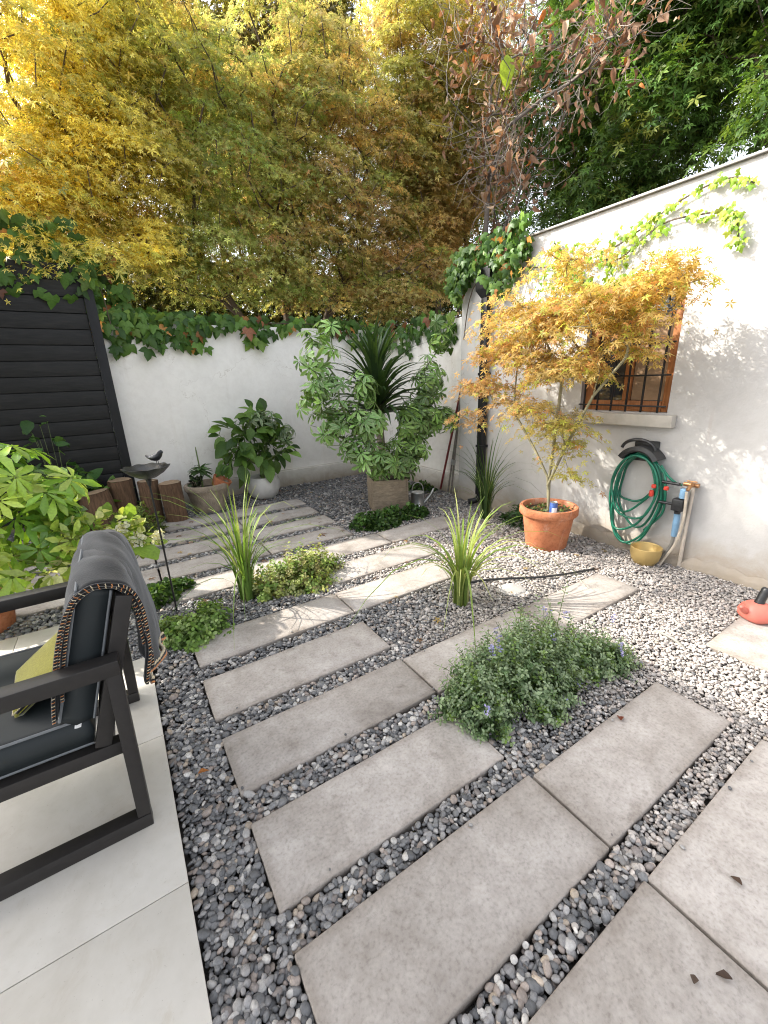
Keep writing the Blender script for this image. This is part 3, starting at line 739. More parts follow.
CURL = grid_leaf([(0, .03), (.25, .22), (.55, .24), (.8, .15), (1, .01)], .9, .7)
leaf_obj('crown', bt, CURL, P, rnd_dir(1050)*.7 + np.array([0, 0, -.7]), rnd_dir(1050), .092*np.exp(rng.normal(0, .3, 1050)), pick([(.22, .13, .08), (.30, .18, .115), (.15, .09, .06), (.36, .23, .15), (.42, .30, .20), (.5, .2, .06)], 1050, [.27, .25, .2, .15, .1, .03]), LEAF_DRY)
leaf_obj('green_leaf', bt, OVATE, np.array([[5.35, 5.05, 5.55]]), np.array([[.1, 0, -1.0]]), np.array([[-.6, -.7, .1]]), .33, (.34, .48, .05), LEAF, jit=0)['label'] = 'single bright lime green leaf hanging among the brown ones'

# dark green trees behind the house
def dkg(P): 
    c = pick([(.07, .14, .03), (.095, .19, .04), (.13, .22, .045), (.19, .24, .05), (.27, .28, .06), (.05, .10, .025)], len(P), [.25, .27, .2, .12, .06, .10]); return c
tree('broadleaf_tree', 'large dark green tree filling the sky above the house roof', (9.2, 5.6, -.05), [[(9.2, 5.6, -.05), (9.2, 5.6, 2), (9.15, 5.5, 3.4)]],
     [(8.9, 5.4, 5.4, 1.5, 1.6, 1.6), (8.7, 4.6, 7.2, 1.6, 1.5, 1.3), (9.0, 6.9, 6.6, 1.3, 1.2, 1.8), (9.2, 6.2, 8.4, 1.4, 1.4, 1.4), (8.5, 5.6, 4.2, 1.0, 1.2, .9), (8.2, 4.4, 5.6, .8, .7, .8)],
     520, 52, .36, .55, .115, dkg, STAR5, LEAF, BARK, r_tip=.006)
tree('broadleaf_tree', 'dark green tree at the right edge above the house roof', (9.6, 3.0, -.05), [[(9.6, 3.0, -.05), (9.6, 3.0, 2), (9.5, 2.95, 3.2)]],
     [(9.3, 2.9, 6.4, 1.5, 1.3, 1.2), (9.5, 1.6, 5.4, 1.3, 1.2, 1.3), (9.6, 3.4, 7.8, 1.5, 1.4, 1.2), (8.8, 3.9, 6.4, .8, .8, .8), (9.2, 2.3, 4.3, 1.0, .6, .6), (9.4, 1.0, 6.8, 1.2, 1.2, 1.0), (9.0, 1.6, 4.3, 1.0, 1.0, .8), (9.0, .6, 4.9, .9, .9, .9), (8.3, 2.7, 4.75, .8, .7, .55), (8.6, 1.9, 4.9, .8, .7, .6)],
     420, 52, .36, .55, .115, dkg, STAR5, LEAF, BARK, r_tip=.006)
tree('broadleaf_tree', 'distant green tree showing through behind the brown twigs', (9.0, 9.5, -.05), [[(9.0, 9.5, -.05), (9.0, 9.5, 2), (9.0, 9.4, 3.5)]],
     [(8.6, 9.0, 5.2, 1.6, 1.2, 1.5), (9.4, 9.4, 7.2, 1.5, 1.2, 1.4), (7.4, 9.2, 6.4, 1.0, 1.0, 1.4), (8.0, 8.6, 3.6, 1.3, .9, 1.1)], 260, 46, .38, .6, .13, dkg, STAR3, LEAF, BARK, r_tip=.006)

# ================================================================== CREEPERS
def creeper(label, P, size, cols, nrm, group=None, p=None, paths=None, spread=.7, mat=None):
    t = thing('creeper', label, 'creeper', tuple(np.mean(P, 0)), group)
    n = len(P); mb = MB()
    for pth in paths or []: mb.tube(smooth_path(pth, 5), .006, 5)
    if paths: mb.build('stem', BARK, t)
    N = unit(np.array(nrm)[None] + spread*rnd_dir(n)); f = unit(np.array([0, 0, -1.0])[None] + .55*rnd_dir(n))
    leaf_obj('foliage', t, IVY, P, f, N, size*np.exp(rng.normal(0, .22, n)), pick(cols, n, p), mat or LEAF)
    return t
IVC = [(.05, .115, .025), (.075, .16, .03), (.11, .21, .04), (.16, .26, .05), (.36, .16, .06), (.50, .24, .07), (.26, .11, .06)]
IVP = [.30, .31, .21, .12, .02, .02, .02]
# top of the back wall
xs_ = []
for (a, b, dens, zlo) in ((.1, 1.25, 150, 1.93), (1.6, 1.95, 30, 2.02), (1.25, 1.6, 10, 2.18), (3.0, 3.75, 55, 1.95), (1.95, 3.0, 24, 2.12)):
    x = rng.uniform(a, b, dens); zz = zlo + (2.36-zlo)*rng.random(dens)**.8
    xs_.append(np.stack([x, BY-.02-.09*rng.random(dens), zz], 1))
x = rng.uniform(-.2, 3.7, 210); xs_.append(np.stack([x, BY+.02+.3*rng.random(210), 2.25+.16*rng.random(210)], 1))
creeper('large lobed vine leaves hanging over the top of the cream back wall', np.concatenate(xs_), .125, IVC, (0, -1, .35), p=IVP,
        paths=[[(-.3, 6.15, 2.3), (.6, 6.14, 2.31), (1.4, 6.17, 2.29), (2.6, 6.14, 2.3), (3.7, 6.12, 2.3)]])
n = 260; x = rng.uniform(-.75, .45, n); P = np.stack([x, 5.86+.22*rng.random(n)+.2*(x > .1), 2.45+.75*rng.random(n) - .35*(x > .08)*rng.random(n)], 1)
creeper('vine foliage with a few orange leaves spilling over the black fence post', P, .125, IVC, (0, -1, .35), p=IVP, paths=[[(.2, 6.0, 2.2), (.12, 5.98, 2.7), (-.3, 5.97, 2.75), (-.7, 5.97, 2.8)]])
n = 130; y = rng.uniform(4.2, 6.05, n)
creeper('vine leaves hanging over the top of the white side wall beside the yucca', np.stack([3.77-.06*rng.random(n), y, 1.88+.42*rng.random(n)**.7 + .05*np.sin(y*7)], 1), .115, IVC, (-1, -.1, .4), p=IVP, paths=[[(3.86, 6.0, 2.19), (3.84, 5.2, 2.2), (3.86, 4.2, 2.2)]])
# house corner mass
n = 900; y = rng.uniform(3.0, 4.3, n); zt = 2.86 - .12*(y-3.4)
P = np.stack([3.60-.14*rng.random(n) + .18*(y > 3.97), y, 2.30 + (zt-2.30)*rng.random(n)], 1)
P = P[(P[:, 2] > 2.42 + .12*np.sin(P[:, 1]*9))]
creeper('dense dark green ivy clump over the corner of the house roof', P, .075, IVC, (-1, -.2, .4), p=[.24, .30, .24, .16, .02, .02, .02], spread=.8, paths=[[(3.62, 3.9, 1.9), (3.6, 3.75, 2.4), (3.6, 3.3, 2.7)]])
# bright runners on the house wall
runs = [[(3.61, 3.2, 2.5), (3.61, 2.68, 2.40), (3.61, 2.3, 2.40), (3.61, 2.0, 2.50), (3.61, 1.87, 2.56), (3.61, 1.64, 2.635), (3.61, 1.45, 2.64), (3.61, 1.33, 2.57)],
        [(3.61, 2.3, 2.38), (3.61, 2.13, 2.34), (3.61, 1.86, 2.49), (3.61, 1.61, 2.485), (3.61, 1.41, 2.44), (3.61, 1.37, 2.33), (3.61, 1.35, 2.24)],
        [(3.61, 2.6, 2.3), (3.61, 2.27, 2.15), (3.61, 1.96, 2.19), (3.61, 1.69, 2.19)], [(3.61, 2.75, 2.6), (3.61, 2.5, 2.30), (3.61, 2.35, 2.16), (3.61, 2.2, 2.10)]]
PP = []
for r_ in runs:
    q = np.array([tuple(v) for v in smooth_path(r_, 14)]); k = rng.integers(0, len(q), 150)
    PP.append(q[k] + np.stack([-.035*rng.random(150), rng.normal(0, .026, 150), rng.normal(0, .022, 150)], 1))
n = 150; PP.append(np.stack([3.60-.05*rng.random(n), rng.uniform(2.05, 2.9, n), rng.uniform(2.15, 2.55, n)], 1))
creeper('bright lime green creeper runners trailing across the white house wall', np.concatenate(PP), .034, [(.26, .42, .05), (.36, .52, .07), (.18, .32, .05), (.46, .54, .11)], (-1, 0, .35), paths=runs)

tree('tall_tree', 'thin-crowned yellow tree added unseen beyond the left edge to dapple the house wall', (-2.9, 7.6, -.05), [[(-2.9, 7.6, -.05), (-2.85, 7.5, 2), (-2.75, 7.3, 4), (-2.7, 7.1, 5.6)]],
     [(-2.6, 7.0, 7.0, .85, .6, .62), (-3.1, 7.0, 6.9, .6, .5, .5)], 46, 26, .26, .35, .095, gold_col, STAR5, LEAF_GOLD, BARK)  # unseen crown, added and shaped to throw leaf dapples on the house wall

# ================================================================== PLANTS
def whorls(C, A, k, L, droop=.16):
    n = len(C); A = unit(A); ph = rng.uniform(0, 2*PI, n)
    e1 = unit(np.cross(A, np.array([.31, .87, .38]))); e2 = np.cross(A, e1)
    P = []; Fw = []; Nn = []; S = []
    for j in range(k):
        a = ph + 2*PI*j/k + rng.normal(0, .12, n)
        rad = np.cos(a)[:, None]*e1 + np.sin(a)[:, None]*e2
        P.append(C + rad*.012); Fw.append(rad - A*(droop + rng.normal(0, .12, (n, 1))) - np.array([0, 0, .06])); Nn.append(A*1.0 + rad*droop + .12*rnd_dir(n)); S.append(L*np.exp(rng.normal(0, .14, n)))
    return np.concatenate(P), np.concatenate(Fw), np.concatenate(Nn), np.concatenate(S)

def stems_obj(t, base, tips, r, mat=STEM, name='stem', sag=.15):
    mb = MB()
    for q in tips:
        b = np.array(base) + np.append(rng.normal(0, .02, 2), 0); q = np.array(q); m = (b+q)/2; m[:2] = b[:2]*.65 + q[:2]*.35; m[2] += sag*np.linalg.norm(q-b)*.4
        mb.tube(smooth_path([tuple(b), tuple(m), tuple(q)], 5), list(np.linspace(r, r*.35, 11)), 5)
    return mb.build(name, mat, t)

CREAM_EDGE = np.zeros((12, 4)); CREAM_EDGE[:, :3] = (.62, .64, .42)
for i in range(12): CREAM_EDGE[i, 3] = (0 if i % 3 == 1 else .62) if i > 2 else 0
CREAM_EDGE[9:, 3] = .55

def schefflera(t, base, lobes, nw, k, L, cols, p=None, vmul=None, shell=1.2, mat=None, stems=True, up=.5):
    cp, cd, _ = lobes_points(lobes, nw, shell)
    cd = unit(cd + np.array([0, 0, up]) + .25*rnd_dir(nw) + np.array([-.15, -.2, 0]))
    P, f, nn, s = whorls(cp, cd, k, L)
    cw = pick(cols, nw, p); col = np.concatenate([cw]*k)
    leaf_obj('foliage', t, OBOV, P, f, nn, s, col, mat or LEAF_GLOSS, vmul)
    if stems: 
        N, par, rad = grow([[base, tuple(np.array(base)+np.array([0, 0, .15]))]], cp, .0035, .5, .04, .2)
        limb_mesh('stem', N, par, rad, STEM, t)
    return cp

# --- left: schefflera in terracotta pot
def pot(name, label, c, rb, rt, h, mat, rim=.03, rimh=.05, soil=True, group=None, cat='pot'):
    t = thing(name, label, cat, c, group)
    prof = [(rb*.96, 0), (rb, .008), (rb+(rt-rb)*.8*(h-rimh)/h, h-rimh), (rt-.002, h-rimh+.002), (rt+.006, h-rimh+.012), (rt+.006, h-.008), (rt, h), (rt-rim*.7, h), (rt-rim, h-.012), (rt-rim-.004, h-.06)]
    mb = MB(); mb.lathe(prof, c, 40); mb.build('pot', mat, t)
    if soil:
        mb = MB(); mb.lathe([(.01, h-.045), (rt-rim-.003, h-.055)], c, 32); mb.V = mb.V
        mb.build('soil', SOIL, t)
    return t
t = pot('potted_schefflera', 'bright green umbrella plant in a terracotta pot behind the armchair', (-.98, 3.56, -.03), .15, .21, .33, TERRA, cat='potted plant')
lob = [(-.70, 3.35, 1.02, .35, .28, .24), (-.58, 3.3, .72, .36, .28, .28), (-.95, 3.4, 1.05, .3, .28, .3), (-.42, 3.4, .90, .20, .2, .20), (-.85, 3.25, .5, .3, .25, .2)]
schefflera(t, (-.98, 3.56, .25), lob, 112, 8, .13, [(.20, .36, .04), (.30, .46, .06), (.13, .27, .035), (.42, .54, .10)], mat=LEAF_GLOSS)
# --- white flowering variegated shrub
t = thing('variegated_shrub', 'low pale yellow-green variegated shrub with white flower heads behind the armchair back', 'shrub', (-.2, 3.3, -.04))
cp, cd, _ = lobes_points([(-.28, 3.25, .60, .30, .16, .14), (-.05, 3.22, .52, .16, .12, .12), (-.5, 3.2, .42, .18, .14, .12)], 340, 1)
leaf_obj('foliage', t, ROUND, cp, cd + .7*rnd_dir(340), np.array([0, 0, 1.]) + .6*rnd_dir(340), .07*np.exp(rng.normal(0, .25, 340)), pick([(.42, .50, .12), (.30, .42, .07), (.58, .60, .30), (.20, .32, .05)], 340))
stems_obj(t, (-.2, 3.3, -.04), cp[:34], .006)
for c in ((.0, 3.14, .53), (.12, 3.2, .50), (-.08, 3.2, .60)):
    n = 70; q = np.array(c) + rnd_dir(n)*.042*rng.random((n, 1))**.4
    leaf_obj('flower', t, ROUND, q, q-np.array(c) + .4*rnd_dir(n), rnd_dir(n)+np.array([0, 0, .7]), .028, (.80, .80, .70), LEAF, jit=.05)

# --- generic small plants
def ground_plant(name, label, cat, mounds, n, size, cols, shape=ROUND, p=None, flowers=None, flat=.5, group=None, stem_n=40, mat=None, base_z=-.035, up=.8):
    """mounds: (x, y, rx, ry, h)"""
    Ms = np.array(mounds, float); a = Ms[:, 2]*Ms[:, 3]; k = rng.choice(len(Ms), n, p=a/a.sum())
    th = rng.uniform(0, 2*PI, n); r = rng.random(n)**.55; m = Ms[k]
    x = m[:, 0]+m[:, 2]*r*np.cos(th); y = m[:, 1]+m[:, 3]*r*np.sin(th)
    top = m[:, 4]*(1-.75*r**2.2)*(1+.25*np.sin(x*23+y*11)*np.sin(y*19-x*7)); z = base_z + top*rng.random(n)**flat
    P = np.stack([x, y, np.maximum(z, .0)], 1); out = np.stack([np.cos(th)*r, np.sin(th)*r, np.full(n, .35)], 1)
    c0 = tuple(np.average(Ms[:, :2], 0, a)) + (base_z,)
    t = thing(name, label, cat, c0, group)
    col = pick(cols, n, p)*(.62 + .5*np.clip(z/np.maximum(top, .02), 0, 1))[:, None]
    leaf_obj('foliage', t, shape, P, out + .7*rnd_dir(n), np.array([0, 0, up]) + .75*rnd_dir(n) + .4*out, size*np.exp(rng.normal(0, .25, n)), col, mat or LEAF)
    mb = MB()
    for i in rng.choice(n, min(stem_n, n), replace=False):
        b = m[i, :2]*.6 + P[i, :2]*.4
        mb.tube(smooth_path([(b[0], b[1], base_z), ((b[0]*.5+x[i]*.5), (b[1]*.5+y[i]*.5), P[i, 2]*.65), tuple(P[i])], 4), .0022, 4)
    mb.build('stem', STEM, t)
    if flowers:
        nf, fc, fs, hz = flowers; ii = rng.choice(n, nf)
        F_ = P[ii]+np.array([0, 0, hz])*rng.random((nf, 1)); F_ = np.repeat(F_, 9, 0)+rng.normal(0, .010, (nf*9, 3))
        leaf_obj('flower', t, ROUND, F_, rnd_dir(len(F_))+np.array([0, 0, .6]), rnd_dir(len(F_)), fs, pick(fc, len(F_)), LEAF)
    return t
def sprig_plant(name, label, cat, mounds, ns, size, cols, shape=ROUND, flowers=None, pairs=7, base_z=-.035, mat=None, tipcol=None):
    """many leafy sprigs rising and sprawling from the mounds"""
    Ms = np.array(mounds, float); a = Ms[:, 2]*Ms[:, 3]; k = rng.choice(len(Ms), ns, p=a/a.sum()); m = Ms[k]
    th = rng.uniform(0, 2*PI, ns); r = rng.random(ns)**.6
    bx = m[:, 0]+m[:, 2]*r*np.cos(th)*.62; by = m[:, 1]+m[:, 3]*r*np.sin(th)*.62
    h = m[:, 4]*(1.05-.72*r**1.6)*np.exp(rng.normal(0, .22, ns))
    tx = bx + np.cos(th)*m[:, 2]*(.15+.42*r) + rng.normal(0, .03, ns); ty = by + np.sin(th)*m[:, 3]*(.15+.42*r) + rng.normal(0, .03, ns)
    P = []; Fw = []; Nn = []; S = []; C = []; mb = MB(); tips = []
    base_c = pick(cols, ns)
    for i in range(ns):
        p0 = np.array([bx[i], by[i], base_z]); p2 = np.array([tx[i], ty[i], base_z+h[i]]); p1 = np.array([bx[i]*.75+tx[i]*.25, by[i]*.75+ty[i]*.25, base_z+h[i]*.72])
        us = np.linspace(0, 1, 5); cv = [(1-u)**2*p0+2*u*(1-u)*p1+u*u*p2 for u in us]
        if i % 3 == 0: mb.tube([tuple(q) for q in cv], [.0022, .002, .0018, .0015, .001], 4, False)
        tips.append(p2); ax0 = rng.uniform(0, PI)
        for j in range(pairs):
            u = .18+.82*(j+rng.random()*.4)/pairs; u = min(u, 1); q = (1-u)**2*p0+2*u*(1-u)*p1+u*u*p2; tan = unit(2*(1-u)*(p1-p0)+2*u*(p2-p1)+1e-6)
            e1 = unit(np.cross(tan, [.3, .5, .8])); e2 = np.cross(tan, e1); aa = ax0 + j*PI/2
            for s_ in (1, -1):
                d = s_*(math.cos(aa)*e1+math.sin(aa)*e2)
                P.append(q + d*.003); Fw.append(d + .45*tan + rng.normal(0, .15, 3)); Nn.append(tan*.9 + np.array([0, 0, .5]) + rng.normal(0, .25, 3)); S.append(size*(1.15-.55*u)*math.exp(rng.normal(0, .18)))
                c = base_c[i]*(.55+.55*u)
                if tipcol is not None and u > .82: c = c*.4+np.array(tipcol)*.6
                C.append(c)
    c0 = tuple(np.average(Ms[:, :2], 0, a)) + (base_z,)
    t = thing(name, label, cat, c0)
    P = np.array(P); P[:, 2] = np.maximum(P[:, 2], -.012)
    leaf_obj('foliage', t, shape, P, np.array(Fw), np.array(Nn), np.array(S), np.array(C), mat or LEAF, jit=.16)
    mb.build('stem', STEM, t, auto=False)
    if flowers:
        nf, fc, fs = flowers
        for i in rng.choice(ns, nf, replace=False):
            n = 16; q = tips[i] + np.stack([rng.normal(0, .006, n), rng.normal(0, .006, n), rng.uniform(-.012, .045, n)], 1)
            leaf_obj('flower', t, ROUND, q, rnd_dir(n)+np.array([0, 0, .5]), rnd_dir(n), fs, pick(fc, n), LEAF)
    return t
sprig_plant('catmint_clump', 'wide grey-green catmint clump with a few lilac flowers between the slabs', 'plant',
    [(1.24, 1.13, .20, .18, .25), (1.50, 1.13, .27, .20, .31), (1.78, 1.10, .24, .20, .26), (1.98, 1.02, .17, .16, .17), (1.18, 1.05, .13, .11, .15), (1.55, .98, .20, .10, .16), (1.44, .94, .12, .06, .10), (1.72, 1.26, .24, .15, .25), (2.06, .98, .11, .11, .10), (1.36, 1.27, .16, .13, .27), (1.62, 1.08, .14, .12, .34), (1.11, 1.2, .1, .1, .14)],
    1150, .024, [(.16, .24, .12), (.20, .285, .15), (.25, .33, .20), (.11, .19, .07), (.18, .29, .06), (.14, .22, .10)], flowers=(16, [(.34, .34, .66), (.42, .40, .70), (.28, .29, .55)], .012), pairs=8, shape=OVATE, tipcol=(.33, .41, .25))
sprig_plant('clover_clump', 'small light green ground plant beside the armchair by the gravel edge', 'plant',
    [(.16, 2.60, .16, .18, .15), (.30, 2.66, .15, .15, .12), (.06, 2.72, .15, .16, .12), (.30, 2.84, .13, .12, .10)], 210, .034, [(.18, .30, .07), (.26, .38, .11), (.34, .46, .18), (.14, .25, .05)], pairs=5)
sprig_plant('groundcover_clump', 'sunlit yellow-green and bronze groundcover right of the tall left grass tuft', 'plant',
    [(.75, 2.90, .18, .18, .20), (.98, 2.96, .26, .19, .25), (1.22, 3.02, .2, .17, .23), (1.05, 2.78, .22, .12, .12)], 330, .032, [(.25, .36, .09), (.38, .44, .13), (.18, .29, .06), (.28, .26, .10), (.44, .48, .22)], pairs=6)
ground_plant('groundcover_clump', 'shaded mid-green groundcover in front of the wooden planter box', 'plant',
    [(2.12, 3.72, .2, .14, .17), (2.40, 3.74, .22, .13, .18), (2.70, 3.70, .2, .12, .15), (2.25, 3.60, .2, .1, .09)], 2300, .034, [(.05, .12, .025), (.075, .16, .035), (.11, .20, .05), (.04, .09, .02)], flat=.5)
ground_plant('fern_clump', 'dark green ground plant at the foot of the bird bath stake', 'plant',
    [(.02, 3.28, .17, .13, .13), (.16, 3.40, .12, .10, .10)], 650, .034, [(.05, .11, .025), (.08, .16, .03), (.12, .22, .04)])
ground_plant('fern_clump', 'yellow-green ferny plant among the log stumps', 'plant',
    [(.06, 5.0, .20, .16, .34), (-.12, 5.05, .16, .14, .26)], 900, .05, [(.11, .17, .03), (.17, .24, .04), (.22, .27, .06), (.07, .12, .02)], shape=BLADE5)
ground_plant('leafy_plant', 'dark leafy plant against the foot of the black fence', 'plant',
    [(-.45, 5.55, .34, .22, .66), (-.15, 5.7, .2, .14, .5)], 330, .12, [(.04, .10, .025), (.06, .14, .03), (.09, .18, .035)], shape=OVATE, flat=.8)
ground_plant('leafy_plant', 'slim shrub with spread leaves standing before the black fence boards', 'plant',
    [(-.62, 5.72, .30, .12, 1.22)], 75, .12, [(.05, .12, .03), (.08, .17, .04), (.11, .22, .05)], shape=OVATE, flat=.14)
ground_plant('groundcover_clump', 'dark green tuft behind the terracotta maple pot along the wall foot', 'plant',
    [(3.44, 2.75, .14, .26, .20)], 520, .05, [(.04, .09, .03), (.06, .12, .04)], shape=BLADE5)
ground_plant('groundcover_clump', 'small green plants at the foot of the side wall behind the watering can', 'plant',
    [(3.5, 4.55, .14, .2, .13), (3.35, 4.8, .14, .15, .11)], 420, .04, [(.04, .10, .02), (.07, .14, .03)])

def grass(label, base, nb, hmin, hmax, lean, cols, w=.007, r=.05, dirbias=(0, 0)):
    t = thing('grass_tuft', label, 'grass tuft', base)
    V = []; F = []; C = []; m = 9; off = 0
    for i in range(nb):
        a = rng.uniform(0, 2*PI); L = rng.uniform(hmin, hmax); ln = min(abs(rng.normal(0, lean)) + .04, 1.0)
        d = np.array([math.cos(a)+dirbias[0], math.sin(a)+dirbias[1], 0]); d /= np.linalg.norm(d); s = np.array([-d[1], d[0], 0])
        b = np.array(base) + d*r*rng.random() + np.array([0, 0, .0]); c = np.array(cols[rng.integers(len(cols))])*math.exp(rng.normal(0, .15)); ww = w*rng.uniform(.7, 1.25)
        for k in range(m):
            u = k/(m-1); ang = ln*(.35*u + 1.3*u**2.4)
            p = b + d*L*u*math.sin(min(ang, 1.55)) + np.array([0, 0, 1.0])*L*u*math.cos(min(ang, 1.5))
            wd = ww*(1-u**2.2)+.0006; tw = .35*math.sin(i+2*u)
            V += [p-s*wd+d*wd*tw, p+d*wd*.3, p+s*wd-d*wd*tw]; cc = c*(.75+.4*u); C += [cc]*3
            if k < m-1:
                q = off+3*k; F += [(q, q+1, q+4, q+3), (q+1, q+2, q+5, q+4)]
        off += 3*m
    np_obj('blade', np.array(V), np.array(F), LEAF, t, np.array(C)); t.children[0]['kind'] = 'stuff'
    return t
grass('tall green grass tuft beside the yellowish groundcover, left of the path', (.60, 2.90, -.03), 72, .45, 1.02, .36, [(.15, .26, .05), (.22, .34, .07), (.10, .19, .03), (.36, .44, .15)], .0075, .055)
grass('pale striped grass tuft in the middle of the dark gravel bed', (1.82, 1.94, -.03), 66, .40, .88, .62, [(.34, .42, .12), (.24, .34, .08), (.46, .50, .2), (.16, .25, .05)], .0095, .06, (.3, -.1))
grass('dark slender grass tuft by the black downpipe', (3.27, 3.12, -.03), 85, .50, 1.08, .32, [(.06, .12, .03), (.09, .16, .04), (.05, .09, .03), (.20, .26, .1)], .0065, .06)

# --- back wall: white round pot with hydrangea-like plant
t = thing('potted_shrub', 'large-leaved shrub in a round white pot against the back wall', 'potted plant', (1.60, 5.68, -.04))
mb = MB(); mb.lathe([(.09, 0), (.12, .01), (.19, .08), (.225, .17), (.222, .25), (.19, .325), (.18, .33), (.165, .325), (.16, .29)], (1.60, 5.68, -.04), 40)
mb.build('pot', plain('white_glazed_pot', (.50, .48, .46), .6, .22, 7, bmp=.2), t)
mb = MB(); mb.lathe([(.01, .285), (.163, .28)], (1.60, 5.68, -.04), 32); mb.build('soil', SOIL, t)
n = 185; cp, cd, _ = lobes_points([(1.45, 5.6, .85, .36, .25, .28), (1.7, 5.6, .62, .36, .25, .22), (1.25, 5.6, .62, .2, .2, .2), (1.7, 5.65, 1.05, .26, .2, .2)], n, 1.5)
leaf_obj('foliage', t, OVATE, cp, cd + np.array([0, -.2, -.25]) + .45*rnd_dir(n), np.array([0, -.45, .9]) + .5*rnd_dir(n), .165*np.exp(rng.normal(0, .2, n)), pick([(.045, .10, .02), (.075, .15, .03), (.11, .20, .04), (.15, .26, .05)], n), LEAF)
N, par, rad = grow([[(1.60, 5.68, .22), (1.6, 5.66, .4)]], cp, .0035, .5, .05, .2); limb_mesh('stem', N, par, rad, STEM, t)
cp, cd, _ = lobes_points([(1.68, 5.6, 1.06, .26, .2, .14), (1.95, 5.6, .86, .16, .2, .16)], 26, 1)
P, f, nn, s = whorls(cp, unit(cd+np.array([0, -.3, .7])), 7, .11)
leaf_obj('foliage', t, BLADE5, P, f, nn, s, pick([(.08, .16, .06), (.14, .22, .10)], len(P)), LEAF_GLOSS, CREAM_EDGE*np.array([1, 1, 1, .55]))

# --- stone pot with a small plant and a shard
t = thing('stone_pot', 'weathered stone tub with a small succulent and a terracotta shard', 'potted plant', (.85, 5.56, -.04))
STONE = plain('weathered_stone', (.27, .22, .165), .95, .45, 7, bmp=.8, bdist=.012)
mb = MB(); mb.lathe([(.14, 0), (.17, .01), (.215, .16), (.245, .30), (.262, .305), (.268, .35), (.255, .372), (.225, .372), (.215, .34), (.20, .29)], (.85, 5.56, -.04), 40, wob=.012); mb.build('pot', STONE, t)
mb = MB(); mb.lathe([(.01, .31), (.21, .30)], (.85, 5.56, -.04), 24); mb.build('soil', SOIL, t)
mb = MB(); mb.lathe([(.085, 0), (.11, .12), (.118, .12), (.095, 0)], (0, 0, 0), 20, Matrix.Translation((.99, 5.52, .27)) @ Matrix.Rotation(.5, 4, 'Y') @ Matrix.Rotation(.2, 4, 'X')); mb.build('shard', TERRA, t)
mb = MB(); mb.tube(smooth_path([(.80, 5.54, .25), (.80, 5.53, .5), (.79, 5.52, .80)], 4), [.012]*4+[.008]*4+[.004], 6); mb.build('stem', STEM, t)
n = 34; c = np.array([.80, 5.52, .5]); d = rnd_dir(n)*np.array([1, 1, .35]); 
leaf_obj('foliage', t, BLADE5, c + np.stack([0*d[:, 0], 0*d[:, 0], rng.uniform(-.04, .06, n)], 1), d+np.array([0, 0, .15]), np.array([0, 0, 1.])+.3*rnd_dir(n), .15, pick([(.05, .10, .03), (.08, .14, .05)], n), LEAF_GLOSS)
n = 30; c = np.array([.72, 5.48, .36]); leaf_obj('foliage', t, ROUND, c+rnd_dir(n)*.06, rnd_dir(n)+np.array([0, 0, .6]), rnd_dir(n), .07, pick([(.02, .03, .02), (.05, .08, .03)], n), LEAF_GLOSS)

# --- log stumps
for (x, y, r, h, tx, ty, lab) in ((.44, 5.33, .115, .50, .02, -.03, 'upright log stump right of the bird bath stake, left of the stone tub'),
        (.20, 5.50, .105, .52, -.02, .02, 'upright log stump half hidden behind the bird bath bowl'),
        (-.06, 5.60, .12, .56, .03, .0, 'taller log stump left of the bird bath, next to the fence post'),
        (-.26, 5.36, .15, .50, -.05, -.12, 'stout leaning log stump at the left end of the stump row')):
    t = thing('log_stump', lab, 'log stump', (x, y, -.05), 'log stumps edging the bed by the fence')
    Mx = Matrix.Rotation(tx, 4, 'X') @ Matrix.Rotation(ty, 4, 'Y'); mb = MB(); nn = 28; V = []; ph = random.uniform(0, 6)
    for k, z in enumerate(np.linspace(0, h, 8)):
        for a in np.arange(nn)*2*PI/nn:
            q = r*(1+.05*math.sin(3*a+ph)+.035*math.sin(9*a+z*5)+random.gauss(0, .018)); v = Mx @ Vector((q*math.cos(a), q*math.sin(a), z)); V.append((v.x+x, v.y+y, v.z-.05))
    mb.add(V, [[i*nn+k, i*nn+(k+1) % nn, (i+1)*nn+(k+1) % nn, (i+1)*nn+k] for i in range(7) for k in range(nn)], True); mb.build('bark', LOG, t)
    mb = MB(); top = V[-nn:]; c = np.mean(top, 0)+np.array([0, 0, .006]); mb.add([tuple(c)]+[tuple(c*.04+np.array(q)*.96+np.array([0, 0, .003])) for q in top], [(0, 1+k, 1+(k+1) % nn) for k in range(nn)]); mb.build('cut_end', LOGTOP, t)

# --- bird bath
bb = thing('bird_bath', 'dark metal bird bath dish on a thin stake with a little bird on its rim', 'bird bath', (.12, 3.02, -.04))
PEW = plain('dark_pewter', (.045, .047, .052), .35, .4, 22, metal=.7, bmp=.5, bdist=.004)
mb = MB(); prof = [(.012, .945), (.05, .955), (.10, .985), (.135, 1.018), (.138, 1.024), (.131, 1.024), (.095, 1.0), (.045, .978), (.008, .974)]; V = []; nn = 56
for r, z in prof:
    for a in np.arange(nn)*2*PI/nn: V.append((.125+r*(1+.03*math.cos(10*a)*(r/.138)**2)*math.cos(a), 3.02+r*(1+.03*math.cos(10*a)*(r/.138)**2)*math.sin(a), z + .003*math.cos(10*a)*(r/.138)**3))
mb.add(V, [[i*nn+k, i*nn+(k+1) % nn, (i+1)*nn+(k+1) % nn, (i+1)*nn+k] for i in range(len(prof)-1) for k in range(nn)]+[list(range(nn))[::-1], [(len(prof)-1)*nn+k for k in range(nn)]], True); mb.build('dish', PEW, bb)
